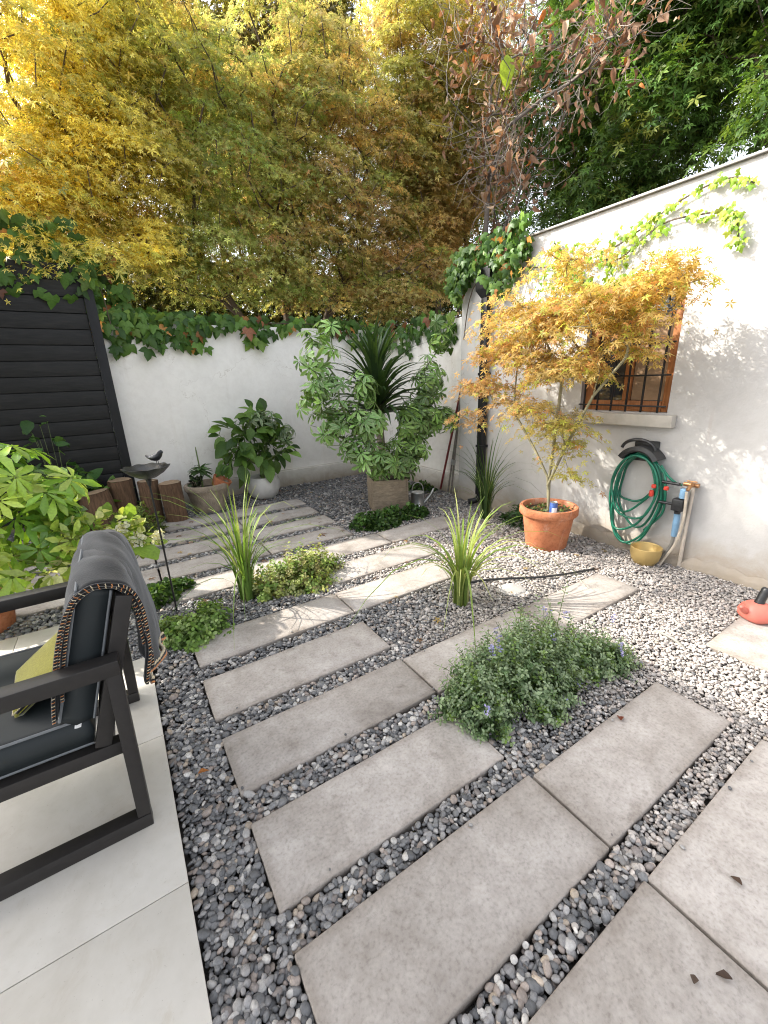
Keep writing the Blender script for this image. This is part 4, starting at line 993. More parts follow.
mb = MB(); mb.tube([(.13, 3.02, -.05), (.128, 3.02, .5), (.125, 3.02, .95)], .006, 8); mb.tube([(.125, 3.02, .90), (.125, 3.02, .952)], [.009, .02], 10); mb.build('stake', BLACK_METAL, bb)
mb = MB(); bx, by, bz = .20, 3.10, 1.05; dx = np.array([.80, -.60, 0])
pts = [(-.075, .028), (-.055, .016), (-.035, .012), (-.015, .014), (.005, .020), (.020, .032), (.030, .046), (.040, .050), (.052, .049)]
mb.tube([(bx+dx[0]*a, by+dx[1]*a, bz+b) for a, b in pts], [.004, .009, .017, .024, .025, .020, .017, .013, .0015], 12)
for s in (-1, 1): mb.tube([(bx-dx[1]*.008*s, by+dx[0]*.008*s, bz+.0), (bx-dx[1]*.009*s, by+dx[0]*.009*s, bz-.033)], .0022, 5)
mb.build('bird', PEW, bb)

# --- planter box with yucca and scheffleras
pb = thing('planter_box', 'square weathered wooden planter box holding the yucca', 'planter', (2.66, 4.2, -.05))
Mx = Matrix.Translation((2.41, 4.08, -.05)) @ Matrix.Rotation(-.376, 4, 'Z'); S_ = .43
for side in range(4):
    mb = MB(); R_ = Mx @ Matrix.Translation((S_/2, S_/2, 0)) @ Matrix.Rotation(side*PI/2, 4, 'Z') @ Matrix.Translation((-S_/2, -S_/2, 0))
    for k in range(1):
        a = .001 + k*(S_-.024); mb.box(a+.001, a+(S_-.024)-.001, 0, .022, 0, .42+random.uniform(-.003, .003), .003, R_)
    mb.build('side_panel', BOXW, pb)
mb = MB(); mb.box(.025, S_-.025, .025, S_-.025, .02, .37, 0, Mx); mb.build('soil', SOIL, pb)
yu = thing('yucca', 'dark spiky yucca with a rosette of sword leaves rising from the planter box', 'yucca', (2.66, 4.25, .32))
mb = MB(); mb.tube(smooth_path([(2.66, 4.25, .31), (2.67, 4.27, .7), (2.66, 4.28, 1.0), (2.64, 4.28, 1.32)], 5), list(np.linspace(.05, .042, 16)), 10); mb.build('trunk', BARK_PALE, yu)
V = []; F = []; C = []; off = 0
for i in range(135):
    u = i/135; a = i*2.39996 + rng.normal(0, .15); elv = 1.52 - 1.35*u**2.1 + rng.normal(0, .10); L = rng.uniform(.68, .98)*(1.02 - .2*u)
    d = np.array([math.cos(a), math.sin(a), 0]); s = np.array([-d[1], d[0], 0]); b = np.array([2.64, 4.28, 1.28-.20*u]); c = np.array([(.025, .055, .018), (.04, .08, .022), (.06, .11, .03), (.03, .06, .02)][rng.integers(4)])
    for k in range(8):
        q = k/7; e = elv - (.28 + .35*u)*q*q; p = b + (d*math.cos(e)+np.array([0, 0, math.sin(e)]))*L*q; wd = .030*min(1, .55+q*2)*(1-q**3)+.0006; nrm_ = np.array([-d[0]*math.sin(e), -d[1]*math.sin(e), math.cos(e)])
        V += [p-s*wd+nrm_*wd*.5, p, p+s*wd+nrm_*wd*.5]; C += [c*(.8+.5*q)]*3
        if k < 7: z = off+3*k; F += [(z, z+1, z+4, z+3), (z+1, z+2, z+5, z+4)]
    off += 24
np_obj('crown', np.array(V), np.array(F), LEAF_GLOSS, yu, np.array(C))
VAR = [(.11, .26, .05), (.16, .35, .07), (.22, .42, .09), (.08, .19, .04)]
t = thing('schefflera', 'cream-edged umbrella plant spreading left of the yucca out of the planter', 'schefflera', (2.5, 4.15, .32))
schefflera(t, (2.5, 4.15, .32), [(1.98, 4.1, 1.10, .34, .25, .28), (1.85, 4.15, 1.78, .28, .2, .26), (2.0, 4.15, 1.45, .25, .2, .25), (2.42, 3.95, .66, .36, .26, .26), (2.2, 4.0, .85, .3, .25, .25), (2.05, 4.2, 2.0, .16, .15, .12), (2.3, 4.0, 1.4, .22, .2, .22), (1.72, 4.1, 1.35, .18, .15, .15), (2.3, 3.9, 1.05, .26, .22, .2)], 185, 8, .104, VAR, vmul=CREAM_EDGE*np.array([1, 1, 1, .5]))
t = thing('schefflera', 'green umbrella plant climbing tall right of the yucca out of the planter', 'schefflera', (2.8, 4.1, .32))
schefflera(t, (2.8, 4.1, .32), [(2.98, 4.05, .72, .34, .25, .26), (3.15, 4.1, 1.05, .32, .25, .26), (2.75, 4.0, .55, .25, .22, .18), (3.32, 4.12, 1.50, .22, .18, .30), (3.46, 4.15, 1.90, .18, .15, .20), (3.2, 4.1, 1.28, .26, .2, .2), (3.5, 4.12, 2.14, .15, .12, .08), (3.4, 4.0, 1.05, .2, .2, .2), (2.95, 4.0, 1.0, .25, .18, .2)], 235, 8, .10, [(.12, .26, .05), (.18, .35, .07), (.24, .42, .08), (.08, .17, .04)], vmul=CREAM_EDGE*np.array([1, 1, 1, .35]))

# --- watering can
GALV = plain('galvanised_metal', (.42, .43, .43), .32, .25, 16, metal=.85, bmp=.15)
wc = thing('watering_can', 'small galvanised watering can right of the planter box', 'watering can', (2.98, 3.97, -.04))
mb = MB(); mb.lathe([(.082, 0), (.085, .005), (.083, .03), (.086, .034), (.083, .038), (.078, .20), (.082, .206), (.078, .212), (.06, .214)], (2.98, 3.97, -.04), 32); mb.build('body', GALV, wc)
mb = MB(); mb.tube(smooth_path([(3.055, 3.94, .03), (3.13, 3.91, .12), (3.17, 3.895, .20)], 6), list(np.linspace(.018, .012, 13)), 10); mb.build('spout', GALV, wc)
mb = MB(); mb.tube(smooth_path([(2.91, 4.0, .165), (2.93, 3.99, .26), (2.98, 3.97, .29), (3.03, 3.95, .26), (3.05, 3.94, .165)], 6), .006, 8); mb.build('handle', GALV, wc)

# --- poles in the corner
t = thing('garden_pole', 'dark red pole leaning in the wall corner', 'pole', (3.70, 4.40, -.04))
mb = MB(); mb.bar((3.715, 4.42, -.03), (3.735, 4.03, 1.42), .026, .020, c=.006); mb.build('shaft', plain('dark_red_paint', (.16, .022, .022), .45, .3, 14), t)
mb = MB(); mb.bar((3.7345, 4.028, 1.421), (3.7355, 4.012, 1.47), .028, .022, c=.006); mb.build('cap', BLACK_METAL, t)
for (xb, yb, xt, yt, zt, lab) in ((3.66, 4.13, 3.715, 4.0, 1.62, 'grey wooden tool shaft leaning nearest the house corner'), (3.67, 4.21, 3.72, 4.015, 1.30, 'shorter grey tool shaft leaning between the red pole and the house corner')):
    t = thing('tool_shaft', lab, 'garden tool', (xb, yb, -.04))
    mb = MB(); mb.tube([(xb, yb, -.03), (xt, yt, zt)], .012, 8); mb.build('shaft', plain('grey_wood', (.16, .14, .125), .8, .3, 20), t)
    mb = MB(); q = .42/zt; mb.tube([(xb+(xt-xb)*q, yb+(yt-yb)*q, .39), (xb+(xt-xb)*(q+.05), yb+(yt-yb)*(q+.05), .46)], .018, 10); mb.build('ferrule', GALV, t)

# --- potted Japanese maple
pc = (3.17, 2.26, -.035)
t = pot('potted_maple', 'golden orange Japanese maple in a terracotta pot beside the house window', pc, .175, .245, .40, TERRA, .03, .075, cat='potted tree')
bz = .33
lobes = [(3.05, 2.3, 1.85, .42, .75, .4), (3.12, 1.68, 1.78, .28, .26, .2), (3.15, 1.5, 1.98, .25, .2, .16), (3.1, 2.3, 1.95, .38, .42, .18), (3.05, 1.80, 1.98, .34, .32, .16), (3.1, 2.75, 1.75, .34, .34, .15), (3.05, 2.2, 1.55, .40, .42, .14), (3.05, 3.0, 1.40, .30, .32, .12), (3.1, 1.60, 1.66, .22, .16, .08), (3.1, 2.5, 1.22, .35, .42, .11), (3.0, 3.05, 1.13, .24, .26, .08),
         (3.15, 2.25, 2.28, .3, .35, .13), (3.15, 1.5, 2.10, .22, .22, .13), (3.0, 2.05, 1.10, .28, .28, .09), (3.0, 1.95, .72, .12, .14, .04), (3.1, 2.05, .92, .2, .2, .07), (3.15, 2.6, 2.05, .26, .3, .1)]
cp, cd, k = lobes_points(lobes, 285, .5); kk = cp[:, 0] < 3.5; cp, cd = cp[kk], cd[kk]
N, par, rad = grow([[(pc[0], pc[1], bz-.05), (pc[0]-.01, pc[1]+.03, .62), (3.13, 2.42, .85), (3.08, 2.62, 1.15)], [(pc[0], pc[1], bz-.05), (pc[0], pc[1]+.02, .62), (3.14, 2.24, .95), (3.12, 2.2, 1.5)], [(pc[0]-.01, pc[1]+.02, .55), (3.12, 2.12, .9), (3.08, 1.9, 1.32), (3.06, 1.68, 1.58)]], cp, .0028, .46, .05, .25)
limb_mesh('trunk', N, par, rad, plain('maple_bark', (.22, .20, .12), .75, .3, 14, bmp=.3), t, 8)
P, f, nr, s = sprays(cp, cd, 34, .125, .24, .037, .22); kk = P[:, 0] < 3.58; P, f, nr, s = P[kk], f[kk], nr[kk], s[kk]
c = blend(P, [(3.1, 2.2, 2.2), (3.1, 1.6, 2.0), (3.0, 3.0, 1.3), (3.0, 2.4, 1.2), (3.05, 2.0, 1.0), (3.1, 2.7, 1.8), (3.05, 2.1, 1.55)], [(.62, .45, .11), (.62, .43, .11), (.58, .35, .18), (.51, .37, .14), (.42, .46, .10), (.60, .41, .13), (.53, .36, .15)], 3.5)
r_ = rng.random(len(P)); c[r_ < .1] = (.62, .32, .12); c[r_ > .88] = (.46, .50, .08)
leaf_obj('crown', t, STAR5, P, f, nr, s, c, LEAF_GOLD, jit=.2)
n = 260; a = rng.uniform(0, 2*PI, n); q = .2*rng.random(n)**.5
leaf_obj('moss', t, ROUND, np.stack([pc[0]+q*np.cos(a), pc[1]+q*np.sin(a), .315+.02*rng.random(n)], 1), rnd_dir(n), np.array([0, 0, 1.])+.5*rnd_dir(n), .022, pick([(.08, .13, .03), (.12, .17, .04), (.22, .14, .05)], n), LEAF)
cn = thing('drink_can', 'small blue and white can standing in the terracotta maple pot', 'can', (3.07, 2.14, .31))
mb = MB(); mb.lathe([(.026, 0), (.032, .006), (.033, .012), (.033, .118), (.030, .126)], (3.07, 2.14, .31), 24); mb.build('body', plain('blue_can', (.06, .12, .36), .35, .5, 40, metal=.3, bmp=0), cn)
mb = MB(); mb.lathe([(.0305, .1262), (.031, .130), (.028, .130), (.026, .1265)], (3.07, 2.14, .31), 24); mb.build('rim', GALV, cn)
mb = MB(); V = []
for z in (.035, .085):
    for a in np.linspace(-2.9, -1.6, 9): V.append((3.07+.0336*math.cos(a), 2.14+.0336*math.sin(a), .31+z))
mb.add(V, [(i, i+1, i+10, i+9) for i in range(8)], True); mb.build('paper_label', plain('white_label', (.75, .76, .78), .5, .1, 20, bmp=0), cn)

# ================================================================== ARMCHAIR
FRAME = plain('charcoal_aluminium', (.022, .0195, .0185), .45, .18, 40, metal=.2, bmp=.15, bdist=.001)
CUSH = plain('slate_cushion_fabric', (.011, .016, .018), .65, .25, 5, bmp=.35, bdist=.0015)
PIPE = plain('grey_piping', (.16, .17, .18), .6, .1, 20, bmp=0)
ch = thing('armchair', 'dark metal garden armchair with slate cushions at the left edge of the patio', 'armchair', (-.5, 1.8, .002))
YN, YF = 1.425, 2.165
for y in (YN, YF):
    fr = MB(); fr.box(-.925, -.150, y-.027, y+.027, .003, .055, .004); f_ = fr.build('runner', FRAME, ch)
    fr = MB(); fr.box(-.925, -.128, y-.030, y+.030, .640, .692, .004); fr.build('armrest', FRAME, ch)
    fr = MB(); fr.bar((-.170, y, .056), (-.150, y, .639), .05, .042, (1, 0, 0)); fr.build('leg', FRAME, ch)
    fr = MB(); fr.bar((-.900, y, .056), (-.900, y, .639), .05, .042, (1, 0, 0)); fr.build('leg', FRAME, ch)
    s = 1 if y == YN else -1
    fr = MB(); fr.bar((-.880, y+s*.054, .335), (-.165, y+s*.054, .325), .045, .050); fr.build('seat_rail', FRAME, ch)
    fr = MB(); fr.bar((-.235, y+s*.056, .352), (-.073, y+s*.056, .872), .042, .048, (1, 0, 0)); fr.build('back_post', FRAME, ch)
fr = MB(); fr.bar((-.078, YN+.078, .852), (-.078, YF-.078, .852), .046, .04); fr.build('top_rail', FRAME, ch)
fr = MB(); fr.bar((-.880, YN+.078, .325), (-.880, YF-.078, .325), .045, .05); fr.bar((-.230, YN+.079, .325), (-.230, YF-.079, .325), .045, .05); fr.build('cross_rail', FRAME, ch)
for q in (.3, .55, .8):
    fr = MB(); x_ = -.235+.175*q+.012; z_ = .352+.563*q; fr.bar((x_, YN+.078, z_), (x_, YF-.078, z_), .012, .05, (.3, 0, .95)); fr.build('back_slat', FRAME, ch)

def cushion(L, W, T, M, puff=.5, nx=22, ny=22):
    """soft box: L along local x, W along y, T along z"""
    V = []; F = []; idx = {}
    def P(u, v, s):
        e = .5*(abs(u)**6+abs(v)**6)
        t = T/2*(1-puff*.35*(1-(1-u**4)*(1-v**4))) * (1 + .05*math.sin(5*u+2*v)*math.sin(3*v))
        return M @ Vector((u*L/2, v*W/2, s*t))
    g_ = [math.sin(PI/2*q)*.25+.75*q for q in np.linspace(-1, 1, nx+1)]
    for s in (1, -1):
        for i in range(nx+1):
            for j in range(ny+1): V.append(P(g_[i], g_[j], s))
    n2 = (nx+1)*(ny+1); a = lambda i, j: i*(ny+1)+j
    for i in range(nx):
        for j in range(ny):
            F.append((a(i, j), a(i+1, j), a(i+1, j+1), a(i, j+1))); F.append((n2+a(i, j), n2+a(i, j+1), n2+a(i+1, j+1), n2+a(i+1, j)))
    # sides bulge a little
    rim = [(i, 0) for i in range(nx)] + [(nx, j) for j in range(ny)] + [(i, ny) for i in range(nx, 0, -1)] + [(0, j) for j in range(ny, 0, -1)]
    mids = []
    for (i, j) in rim:
        p = (Vector(V[a(i, j)]) + Vector(V[n2+a(i, j)]))/2
        c = M @ Vector((0, 0, 0)); loc = M.inverted() @ p; o = Vector((loc.x*2/L, loc.y*2/W, 0)); o = Vector((o.x if abs(o.x) > .99 else 0, o.y if abs(o.y) > .99 else 0, 0))
        mids.append(len(V)); V.append(M @ (loc + o*.012))
    m = len(rim)
    for k in range(m):
        i, j = rim[k]; i2, j2 = rim[(k+1) % m]
        F.append((a(i, j), mids[k], mids[(k+1) % m], a(i2, j2))[::1]); F.append((n2+a(i, j), n2+a(i2, j2), mids[(k+1) % m], mids[k]))
    rt = [V[a(i, j)] for i, j in rim]; rb_ = [V[n2+a(i, j)] for i, j in rim]
    mb = MB(); mb.add([tuple(v) for v in V], F, True); return mb, rt, rb_
Ms = Matrix.Translation((-.590, (YN+YF)/2, .418)) @ Matrix.Rotation(.02, 4, 'Y')
mb, rt, rb_ = cushion(.66, .60, .115, Ms, .25); sc_ = mb.build('seat_cushion', CUSH, ch, auto=False)
mb = MB(); mb.tube([tuple(v) for v in rt]+[tuple(rt[0])], .0045, 6); mb.tube([tuple(v) for v in rb_]+[tuple(rb_[0])], .0045, 6); mb.build('piping', PIPE, sc_)
ang = math.atan2(.563, .175)
Mb = Matrix.Translation((-.218, (YN+YF)/2, .683)) @ Matrix.Rotation(-ang, 4, 'Y')
mb, rt, rb_ = cushion(.45, .60, .105, Mb, .35); bc = mb.build('back_cushion', CUSH, ch, auto=False)
mb = MB(); mb.tube([tuple(v) for v in rt]+[tuple(rt[0])], .0045, 6); mb.tube([tuple(v) for v in rb_]+[tuple(rb_[0])], .0045, 6); mb.build('piping', PIPE, bc)
for (x_, z_) in ((-.285, .455), (-.268, .405)):
    mb = MB(); mb.bar((x_-.004, YN+.066, z_-.016), (x_+.006, YN+.066, z_+.018), .003, .018, (1, 0, 0), .001); mb.build('care_tag', plain('white_tag', (.72, .72, .72), .7, .05, 20, bmp=0), ch)

# throw draped over the backrest
def fabric(name, col, col2):
    m, nt, b, o = new_mat(name)
    n = noise(nt, 170, 3, .6, 'World', 0, (1, 1, .6)); r = ramp(nt, n.outputs['Fac'], [(.35, col), (.65, col2)])
    nt.links.new(r.outputs['Color'], b.inputs['Base Color']); b.inputs['Roughness'].default_value = .95; b.inputs['Specular IOR Level'].default_value = .15
    b.inputs['Sheen Weight'].default_value = .3
    bump(nt, b, n.outputs['Fac'], .5, .002); return m
WOOL = fabric('charcoal_wool', (.004, .0043, .0055), (.014, .0145, .0165)); WBLK = fabric('black_wool', (.006, .006, .007), (.014, .013, .013))
ORW = fabric('orange_wool', (.40, .14, .04), (.60, .26, .09)); CRW = fabric('cream_wool', (.45, .38, .25), (.62, .52, .36)); YLW = fabric('olive_yellow_wool', (.20, .185, .015), (.30, .275, .03)); REDW = fabric('red_wool', (.30, .045, .03), (.42, .09, .06))
th_ = thing('throw_blanket', 'charcoal wool throw with orange stitched black hem folded over the armchair back', 'blanket', (-.1, 1.8, .95))
prof = [(-.312, .50), (-.292, .60), (-.262, .72), (-.226, .83), (-.196, .888), (-.158, .912), (-.112, .910), (-.076, .885), (-.058, .82), (-.058, .74), (-.062, .65), (-.074, .59), (-.082, .54)]
pth = [(p.x, p.y) for p in smooth_path([(a, b, 0) for a, b in prof], 6)]
def sheet(off, y0, y1, i0, i1, flare=0, ny=14):
    V = []; F = []; P = pth[i0:i1]
    for i, (x, z) in enumerate(P):
        q = min(max(i, 1), len(P)-2); tx, tz = P[q+1][0]-P[q-1][0], P[q+1][1]-P[q-1][1]; L = math.hypot(tx, tz); nx_, nz_ = -tz/L, tx/L
        drop = max(0, (i0+i)-44)/30
        for j in range(ny+1):
            v = j/ny; y = y0+(y1-y0)*v; wv = .007*math.sin(v*11+off*90)*math.sin(i*.13+1) + .004*math.sin(v*23+i*.35+off*50)*min(1, v*4) + drop*.016*math.sin(v*9+off*200)
            V.append((x+nx_*(off+wv)+flare*drop*.085*v + .006*drop*math.sin(v*16+off*99), y + drop*flare*.03*(v-.5), z+nz_*(off+wv)-.22*v*max(drop, 0)*flare - .006*math.sin(v*7+i*.2)*math.sin(i*.21)))
    m = ny+1
    for i in range(len(P)-1):
        for j in range(ny): F.append((i*m+j, (i+1)*m+j, (i+1)*m+j+1, i*m+j+1))
    return V, F, m
nP = len(pth)
def thick(V, F, m, d):
    # solidify along the profile
    bm = bmesh.new(); vs = [bm.verts.new(v) for v in V]
    for f in F: bm.faces.new([vs[k] for k in f])
    bmesh.ops.recalc_face_normals(bm, faces=bm.faces[:])
    bmesh.ops.solidify(bm, geom=bm.faces[:], thickness=d); bm.verts.index_update()
    mb = MB(); mb.add([v.co[:] for v in bm.verts], [[v.index for v in f.verts] for f in bm.faces], True); bm.free(); return mb
layers = [(.002, 4, nP-14, 1.484), (.010, 10, nP-6, 1.478), (.018, 0, nP, 1.472)]
for q, (off, a, b_, y0) in enumerate(layers):
    V, F, m = sheet(off, y0, 2.085, a, b_, 1 if q == 2 else .4)
    pt = thick(V, F, m, .007).build('fold', WOOL if q == 2 else WBLK, th_, auto=False)
    edge = [V[i*m] for i in range(len(V)//m)]
    for mat_, dy, r_ in ((WBLK, -.004, .0062), ):
        mb = MB(); mb.tube([(p[0], p[1]+dy, p[2]) for p in edge], r_, 6); mb.build('hem', mat_, pt, auto=False)
    # stitched blanket edging: short alternating stitches
    V2 = MB(); V3 = MB(); e = [Vector(p) for p in edge]; acc = 0; k = 0; last = e[0]
    dense = []
    for i in range(len(e)-1):
        L = (e[i+1]-e[i]).length; ns = max(1, int(L/.0048))
        for s_ in range(ns): dense.append(e[i].lerp(e[i+1], s_/ns))
    for i in range(0, len(dense)-1):
        p = dense[i]; t_ = (dense[i+1]-p).normalized(); nn_ = Vector((-t_.z, 0, t_.x))
        tgt = V2 if i % 4 < 2 else V3
        if i % 2 == 0: tgt.tube([p+nn_*.004+Vector((0, -.0075, 0)), p-nn_*.004+t_*.004+Vector((0, -.0092, 0))], .0019, 5)
    V2.build('stitch', ORW, pt, auto=False); V3.build('stitch', CRW, pt, auto=False)
# lower hem of the rear drop in orange
V, F, m = sheet(.018, 1.472, 2.085, nP-4, nP, 1)
for q, mt in enumerate((ORW, WBLK, CRW)):
    mb = MB(); row = [Vector(V[(3-q if q < 3 else 0)*m + j]) for j in range(m)]
    row = smooth_path([r_ + Vector((.006, 0, -.004)) for r_ in row], 5); 
    mb.tube([tuple(p + Vector((.002*math.sin(i*2.2), 0, .004*math.sin(i*2.2)))) for i, p in enumerate(row)], .006, 6); mb.build('hem', mt, th_, auto=False)
cu = thing('throw_pillow', 'olive yellow knitted cushion with a black stitched border lying on the armchair seat', 'cushion', (-.42, 1.78, .48))
Mc = Matrix.Translation((-.385, 1.76, .54)) @ Matrix.Rotation(.10, 4, 'Z') @ Matrix.Rotation(-.62, 4, 'Y')
mb, rt, rb_ = cushion(.19, .26, .05, Mc, .8, 14, 14); mb.build('knit_cover', YLW, cu, auto=False)
mb = MB(); mb.tube([tuple((Vector(a)+Vector(b))/2) for a, b in zip(rt, rb_)]+[tuple((Vector(rt[0])+Vector(rb_[0]))/2)], .012, 7); bd = mb.build('border', WBLK, cu, auto=False)
mb = MB(); ed = [(Vector(a)+Vector(b))/2 for a, b in zip(rt, rb_)]
for i in range(len(ed)):
    p, q = ed[i], ed[(i+1) % len(ed)]
    for s_ in (.0, .5): a = p.lerp(q, s_); mb.tube([tuple(a + Vector((-.010, -.004, .006))), tuple(p.lerp(q, s_+.3) + Vector((-.014, -.006, -.002)))], .003, 5)
mb.build('stitch', CRW, cu, auto=False)

# ================================================================== WALL HOSE, TAP, BOWL, JUG
HOSE = plain('green_hose', (.006, .13, .075), .35, .25, 40, bmp=0, spec=.5)
hh = thing('hose_hanger', 'black plastic hose hanger fixed on the white house wall', 'hose hanger', (3.62, 1.72, .86))
mb = MB(); V = []; nn = 20
cy, cz, R1 = 1.725, .74, .165
for k in range(nn+1):
    a = math.radians(28) + math.radians(124)*k/nn
    for (r, x) in ((R1-.035, 3.637), (R1-.035, 3.50), (R1-.022, 3.492), (R1+.01, 3.50), (R1+.01, 3.637)): V.append((x, cy+r*math.cos(a), cz+r*math.sin(a)))
F = [[i*5+k, (i+1)*5+k, (i+1)*5+(k+1) % 5, i*5+(k+1) % 5] for i in range(nn) for k in range(5)]+[[0, 1, 2, 3, 4], [nn*5+k for k in (4, 3, 2, 1, 0)]]
PLB = plain('black_plastic', (.014, .015, .017), .4, .2, 30, bmp=.1)
mb.add(V, F, True); mb.build('saddle', PLB, hh)
mb = MB(); mb.tube(smooth_path([(3.50, cy+.10*math.cos(a)*1.3, cz+.145+.085*math.sin(a)) for a in np.linspace(.15, PI-.15, 9)], 4), .013, 8); mb.build('guard', PLB, hh)
mb = MB(); mb.box(3.625, 3.638, 1.63, 1.82, .78, .95, .01); mb.build('plate', PLB, hh)
ho = thing('garden_hose', 'green garden hose hung in loose loops on the black hanger', 'hose', (3.57, 1.72, .5))
mb = MB(); pts = []; loops = [(.185, .84, .30), (.165, .84, .18), (.205, .86, .09), (.155, .83, .36), (.175, .85, .24), (.195, .855, .055), (.15, .83, .42)]
for q, (w_, top, bot) in enumerate(loops):
    x = 3.505 + .018*q + .004*math.sin(q*2)
    hc = (top+bot)/2; hr = (top-bot)/2; sk = (.035, -.03, .02, -.045, .05, -.01, -.05)[q]
    for k in range(16):
        a = PI/2 + 2*PI*k/16; yy = cy + w_*math.cos(a)*(1 if math.sin(a) > -.2 else .93)
        zz = hc + hr*math.sin(a)
        low = max(0, -math.sin(a)); pts.append((x + .018*k/16 - .012*low, yy - sk*low + .03*low, zz + .02*math.sin(3*a+q)*low))
mb.tube(smooth_path(pts, 5), .0095, 8); mb.build('coil', HOSE, ho, auto=False)
mb = MB(); mb.tube(smooth_path([pts[-1], (3.56, 1.62, .80), (3.55, 1.53, .72), (3.54, 1.50, .62), (3.55, 1.49, .50), (3.56, 1.50, .40), (3.57, 1.56, .30), (3.57, 1.62, .22)], 6), .0095, 8)
mb.tube(smooth_path([(3.55, 1.56, .78), (3.56, 1.50, .70), (3.57, 1.44, .655), (3.57, 1.40, .65)], 6), .0095, 8); mb.build('tail', HOSE, ho, auto=False)
RED = plain('red_plastic', (.55, .05, .03), .4, .1, 20, bmp=0)
for (y_, z_, h_) in ((1.575, .56, .05), (1.565, .62, .03), (1.475, .62, .03)):
    mb = MB(); mb.lathe([(.012, 0), (.016, .003), (.018, h_*.5), (.016, h_-.003), (.012, h_)], (3.50, y_, z_-h_/2), 16); mb.build('connector', RED, ho)
tp = thing('garden_tap', 'garden tap on a standpipe with blue valve, timer and hoses by the white wall', 'tap', (3.58, 1.37, -.04))
BLUE = plain('pale_blue_pvc', (.19, .34, .50), .5, .2, 18, bmp=.1); BRASS = plain('old_brass', (.50, .27, .13), .4, .25, 30, metal=.8, bmp=.2); GRH = plain('grey_pipe', (.20, .19, .17), .6, .2, 20, bmp=0)
mb = MB(); mb.tube([(3.61, 1.335, -.05), (3.605, 1.335, .3), (3.60, 1.335, .66)], .014, 10); mb.build('standpipe', plain('pale_pipe', (.52, .45, .37), .6, .2, 18), tp)
mb = MB(); mb.tube([(3.60, 1.40, .655), (3.60, 1.30, .655)], .017, 12); mb.tube([(3.60, 1.335, .655), (3.54, 1.335, .655), (3.51, 1.335, .63)], .013, 10); mb.build('spout', BRASS, tp)
mb = MB(); mb.bar((3.56, 1.30, .69), (3.56, 1.37, .69), .012, .01); mb.tube([(3.56, 1.335, .655), (3.56, 1.335, .69)], .006, 8); mb.build('handle', BRASS, tp)
mb = MB(); mb.lathe([(.018, 0), (.027, .004), (.027, .07), (.02, .078)], (3.535, 1.365, .555), 18); mb.build('valve', BLUE, tp)
mb = MB(); mb.box(3.50, 3.57, 1.345, 1.425, .455, .552, .012); mb.lathe([(.02, 0), (.022, .02)], (3.535, 1.385, .43), 14); mb.build('timer', PLB, tp)
mb = MB(); mb.tube([(3.54, 1.385, .43), (3.55, 1.385, .33), (3.56, 1.39, .24)], [.022, .024, .020], 14); mb.build('filter', BLUE, tp)
mb = MB(); mb.tube(smooth_path([(3.56, 1.39, .245), (3.56, 1.40, .15), (3.55, 1.44, .05), (3.51, 1.49, -.03)], 6), .013, 8); mb.build('pipe', GRH, tp)
mb = MB(); mb.tube(smooth_path([(3.50, 1.335, .62), (3.52, 1.33, .4), (3.53, 1.355, .2), (3.52, 1.41, .05), (3.50, 1.44, -.04)], 6), .010, 8); mb.build('pipe', plain('beige_hose', (.46, .40, .32), .6, .2, 20, bmp=0), tp)
mb = MB(); mb.tube([(3.53, 1.40, .66), (3.53, 1.52, .66)], .012, 10); mb.tube([(3.53, 1.42, .50), (3.52, 1.52, .50)], .011, 10); mb.build('manifold', PLB, tp)
bo = thing('metal_bowl', 'matt gold bowl on the gravel under the hanging green hose', 'bowl', (3.465, 1.53, -.03))
mb = MB(); mb.lathe([(.05, 0), (.075, .012), (.100, .055), (.112, .11), (.113, .155), (.109, .158), (.100, .150), (.088, .06), (.05, .025), (.01, .022)], (3.465, 1.53, -.03), 40); mb.build('bowl', plain('matt_gold', (.58, .42, .17), .42, .12, 8, metal=.55, bmp=.1), bo)
jg = thing('watering_jug', 'squat coral red plastic jug with an upright black handle on a sunlit slab', 'jug', (3.13, .70, .002))
CORAL = plain('coral_plastic', (.56, .15, .11), .45, .15, 8, bmp=.1)
mb = MB(); V = []; prof = [(.02, .0), (.075, .002), (.088, .02), (.090, .045), (.078, .075), (.055, .098), (.038, .108), (.02, .110)]; nn = 40
for r, z in prof:
    for a in np.arange(nn)*2*PI/nn: q = r*(1+.05*math.sin(4*a+z*30)); V.append((3.13+q*math.cos(a), .70+q*math.sin(a), .002+z))
mb.add(V, [[i*nn+k, i*nn+(k+1) % nn, (i+1)*nn+(k+1) % nn, (i+1)*nn+k] for i in range(len(prof)-1) for k in range(nn)]+[list(range(nn))[::-1], [(len(prof)-1)*nn+k for k in range(nn)]], True); mb.build('body', CORAL, jg, auto=False)
mb = MB(); mb.tube(smooth_path([(3.13, .70, .100), (3.145, .695, .15), (3.165, .685, .205)], 5), [.026]*3+[.024]*5+[.026, .024, .018], 14); mb.build('handle', PLB, jg, auto=False)
mb = MB(); mb.tube(smooth_path([(3.055, .735, .065), (3.03, .745, .085), (3.015, .75, .105)], 5), list(np.linspace(.022, .014, 11)), 10); mb.build('spout', CORAL, jg, auto=False)

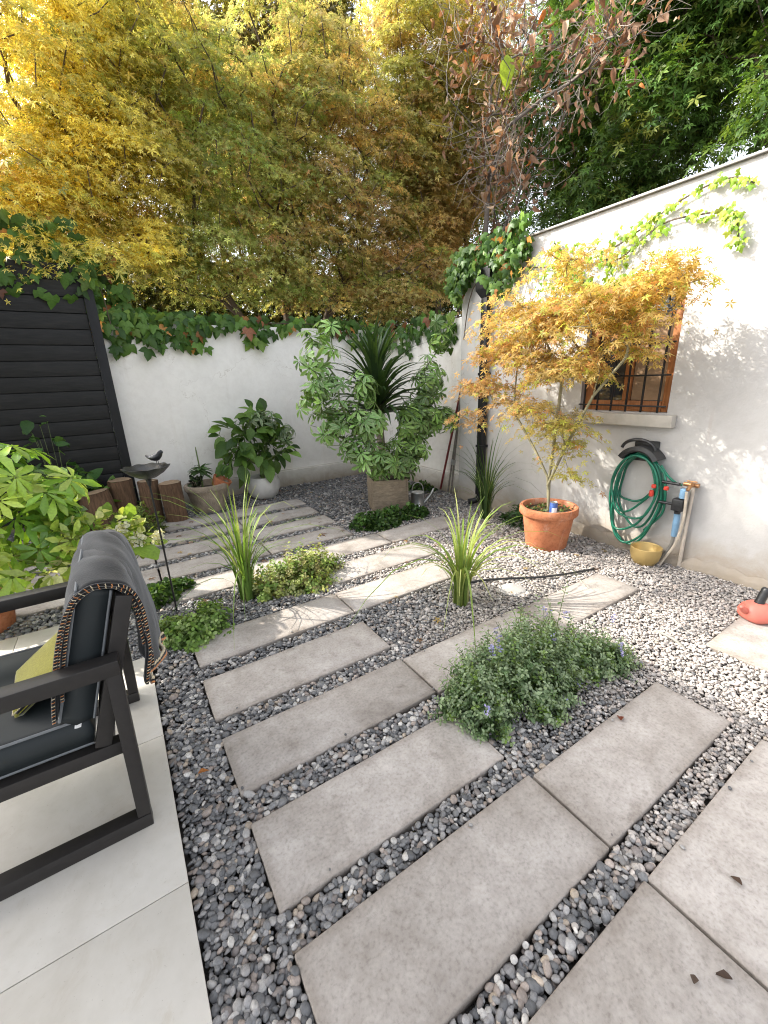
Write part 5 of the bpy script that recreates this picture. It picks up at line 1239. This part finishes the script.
# irrigation line on the gravel
t = thing('irrigation_hose', 'thin black irrigation line snaking over the pale gravel', 'hose', (2.5, 1.9, 0))
mb = MB(); mb.tube(smooth_path([(1.85, 2.12, -.015), (2.08, 2.09, .0), (2.28, 2.0, .003), (2.58, 1.82, .004), (2.96, 1.69, .003), (3.05, 1.72, -.015)], 8), .0085, 8); mb.build('line', PLB, t, auto=False)
t = thing('irrigation_hose', 'short grey irrigation stub poking out of the gravel before the sunlit slab', 'hose', (2.5, .9, 0))
mb = MB(); mb.tube(smooth_path([(2.52, 1.01, -.03), (2.51, .95, .0), (2.49, .86, .004), (2.47, .78, -.03)], 6), .009, 8); mb.build('line', GRH, t, auto=False)
st = thing('stepping_stone', 'small round flat grey stone sunk in the gravel near the middle grass tuft', 'stone', (2.24, 1.84, -.03))
mb = MB(); mb.lathe([(.09, 0), (.098, .008), (.098, .022), (.09, .028), (.02, .029)], (2.24, 1.84, -.03), 30, wob=.03); mb.build('stone', plain('flat_stone', (.33, .32, .31), .85, .2, 20), st)

# fallen leaves
for (x, y, c, a, s, lab) in ((1.66, .72, (.16, .045, .025), .6, .045, 'dark red fallen leaf lying on the slab in front of the catmint'),
                          (1.06, .10, (.07, .05, .04), 2.0, .034, 'dark damp fallen leaf on the bottom slab near the picture corner'), (.97, .15, (.10, .075, .06), .3, .028, 'small brown leaf scrap on the blotched bottom slab'),
                          (1.33, .17, (.09, .06, .045), 1.2, .034, 'dark curled leaf on the slab at the right edge'), (.02, 1.52, (.40, .16, .05), .2, .041, 'orange fallen leaf on the gravel beside the patio edge')):
    V, F = place(grid_leaf([(0, .05), (.25, .22), (.5, .34), (.72, .2), (1, .04)], .5, .45), np.array([[x, y, .008]]), np.array([[math.cos(a), math.sin(a), .05]]), np.array([[.1, .1, 1.0]]), s)
    tag(np_obj('fallen_leaf', V, F, LEAF_DRY, None, np.tile(c, (len(V), 1)), origin=(x, y, .004)), lab, 'fallen leaf')
n = 170; P = np.stack([np.concatenate([rng.uniform(-.3, 3.5, 110), rng.uniform(1.2, 3.5, 60)]), np.concatenate([rng.uniform(2.6, 5.9, 110), rng.uniform(1.6, 3.4, 60)]), np.full(n, .006)], 1); P = P[~inside_slab(P[:, 0], P[:, 1], .0) | (P[:, 1] > 3.5)]; n = len(P)
tag(leaf_obj('leaf_litter', None, STAR5, P, rnd_dir(n)*np.array([1, 1, .1]), np.array([0, 0, 1.])+.3*rnd_dir(n), .032*np.exp(rng.normal(0, .3, n)), pick([(.40, .28, .08), (.30, .16, .07), (.20, .11, .06), (.14, .09, .06)], n), LEAF_DRY), kind='stuff')
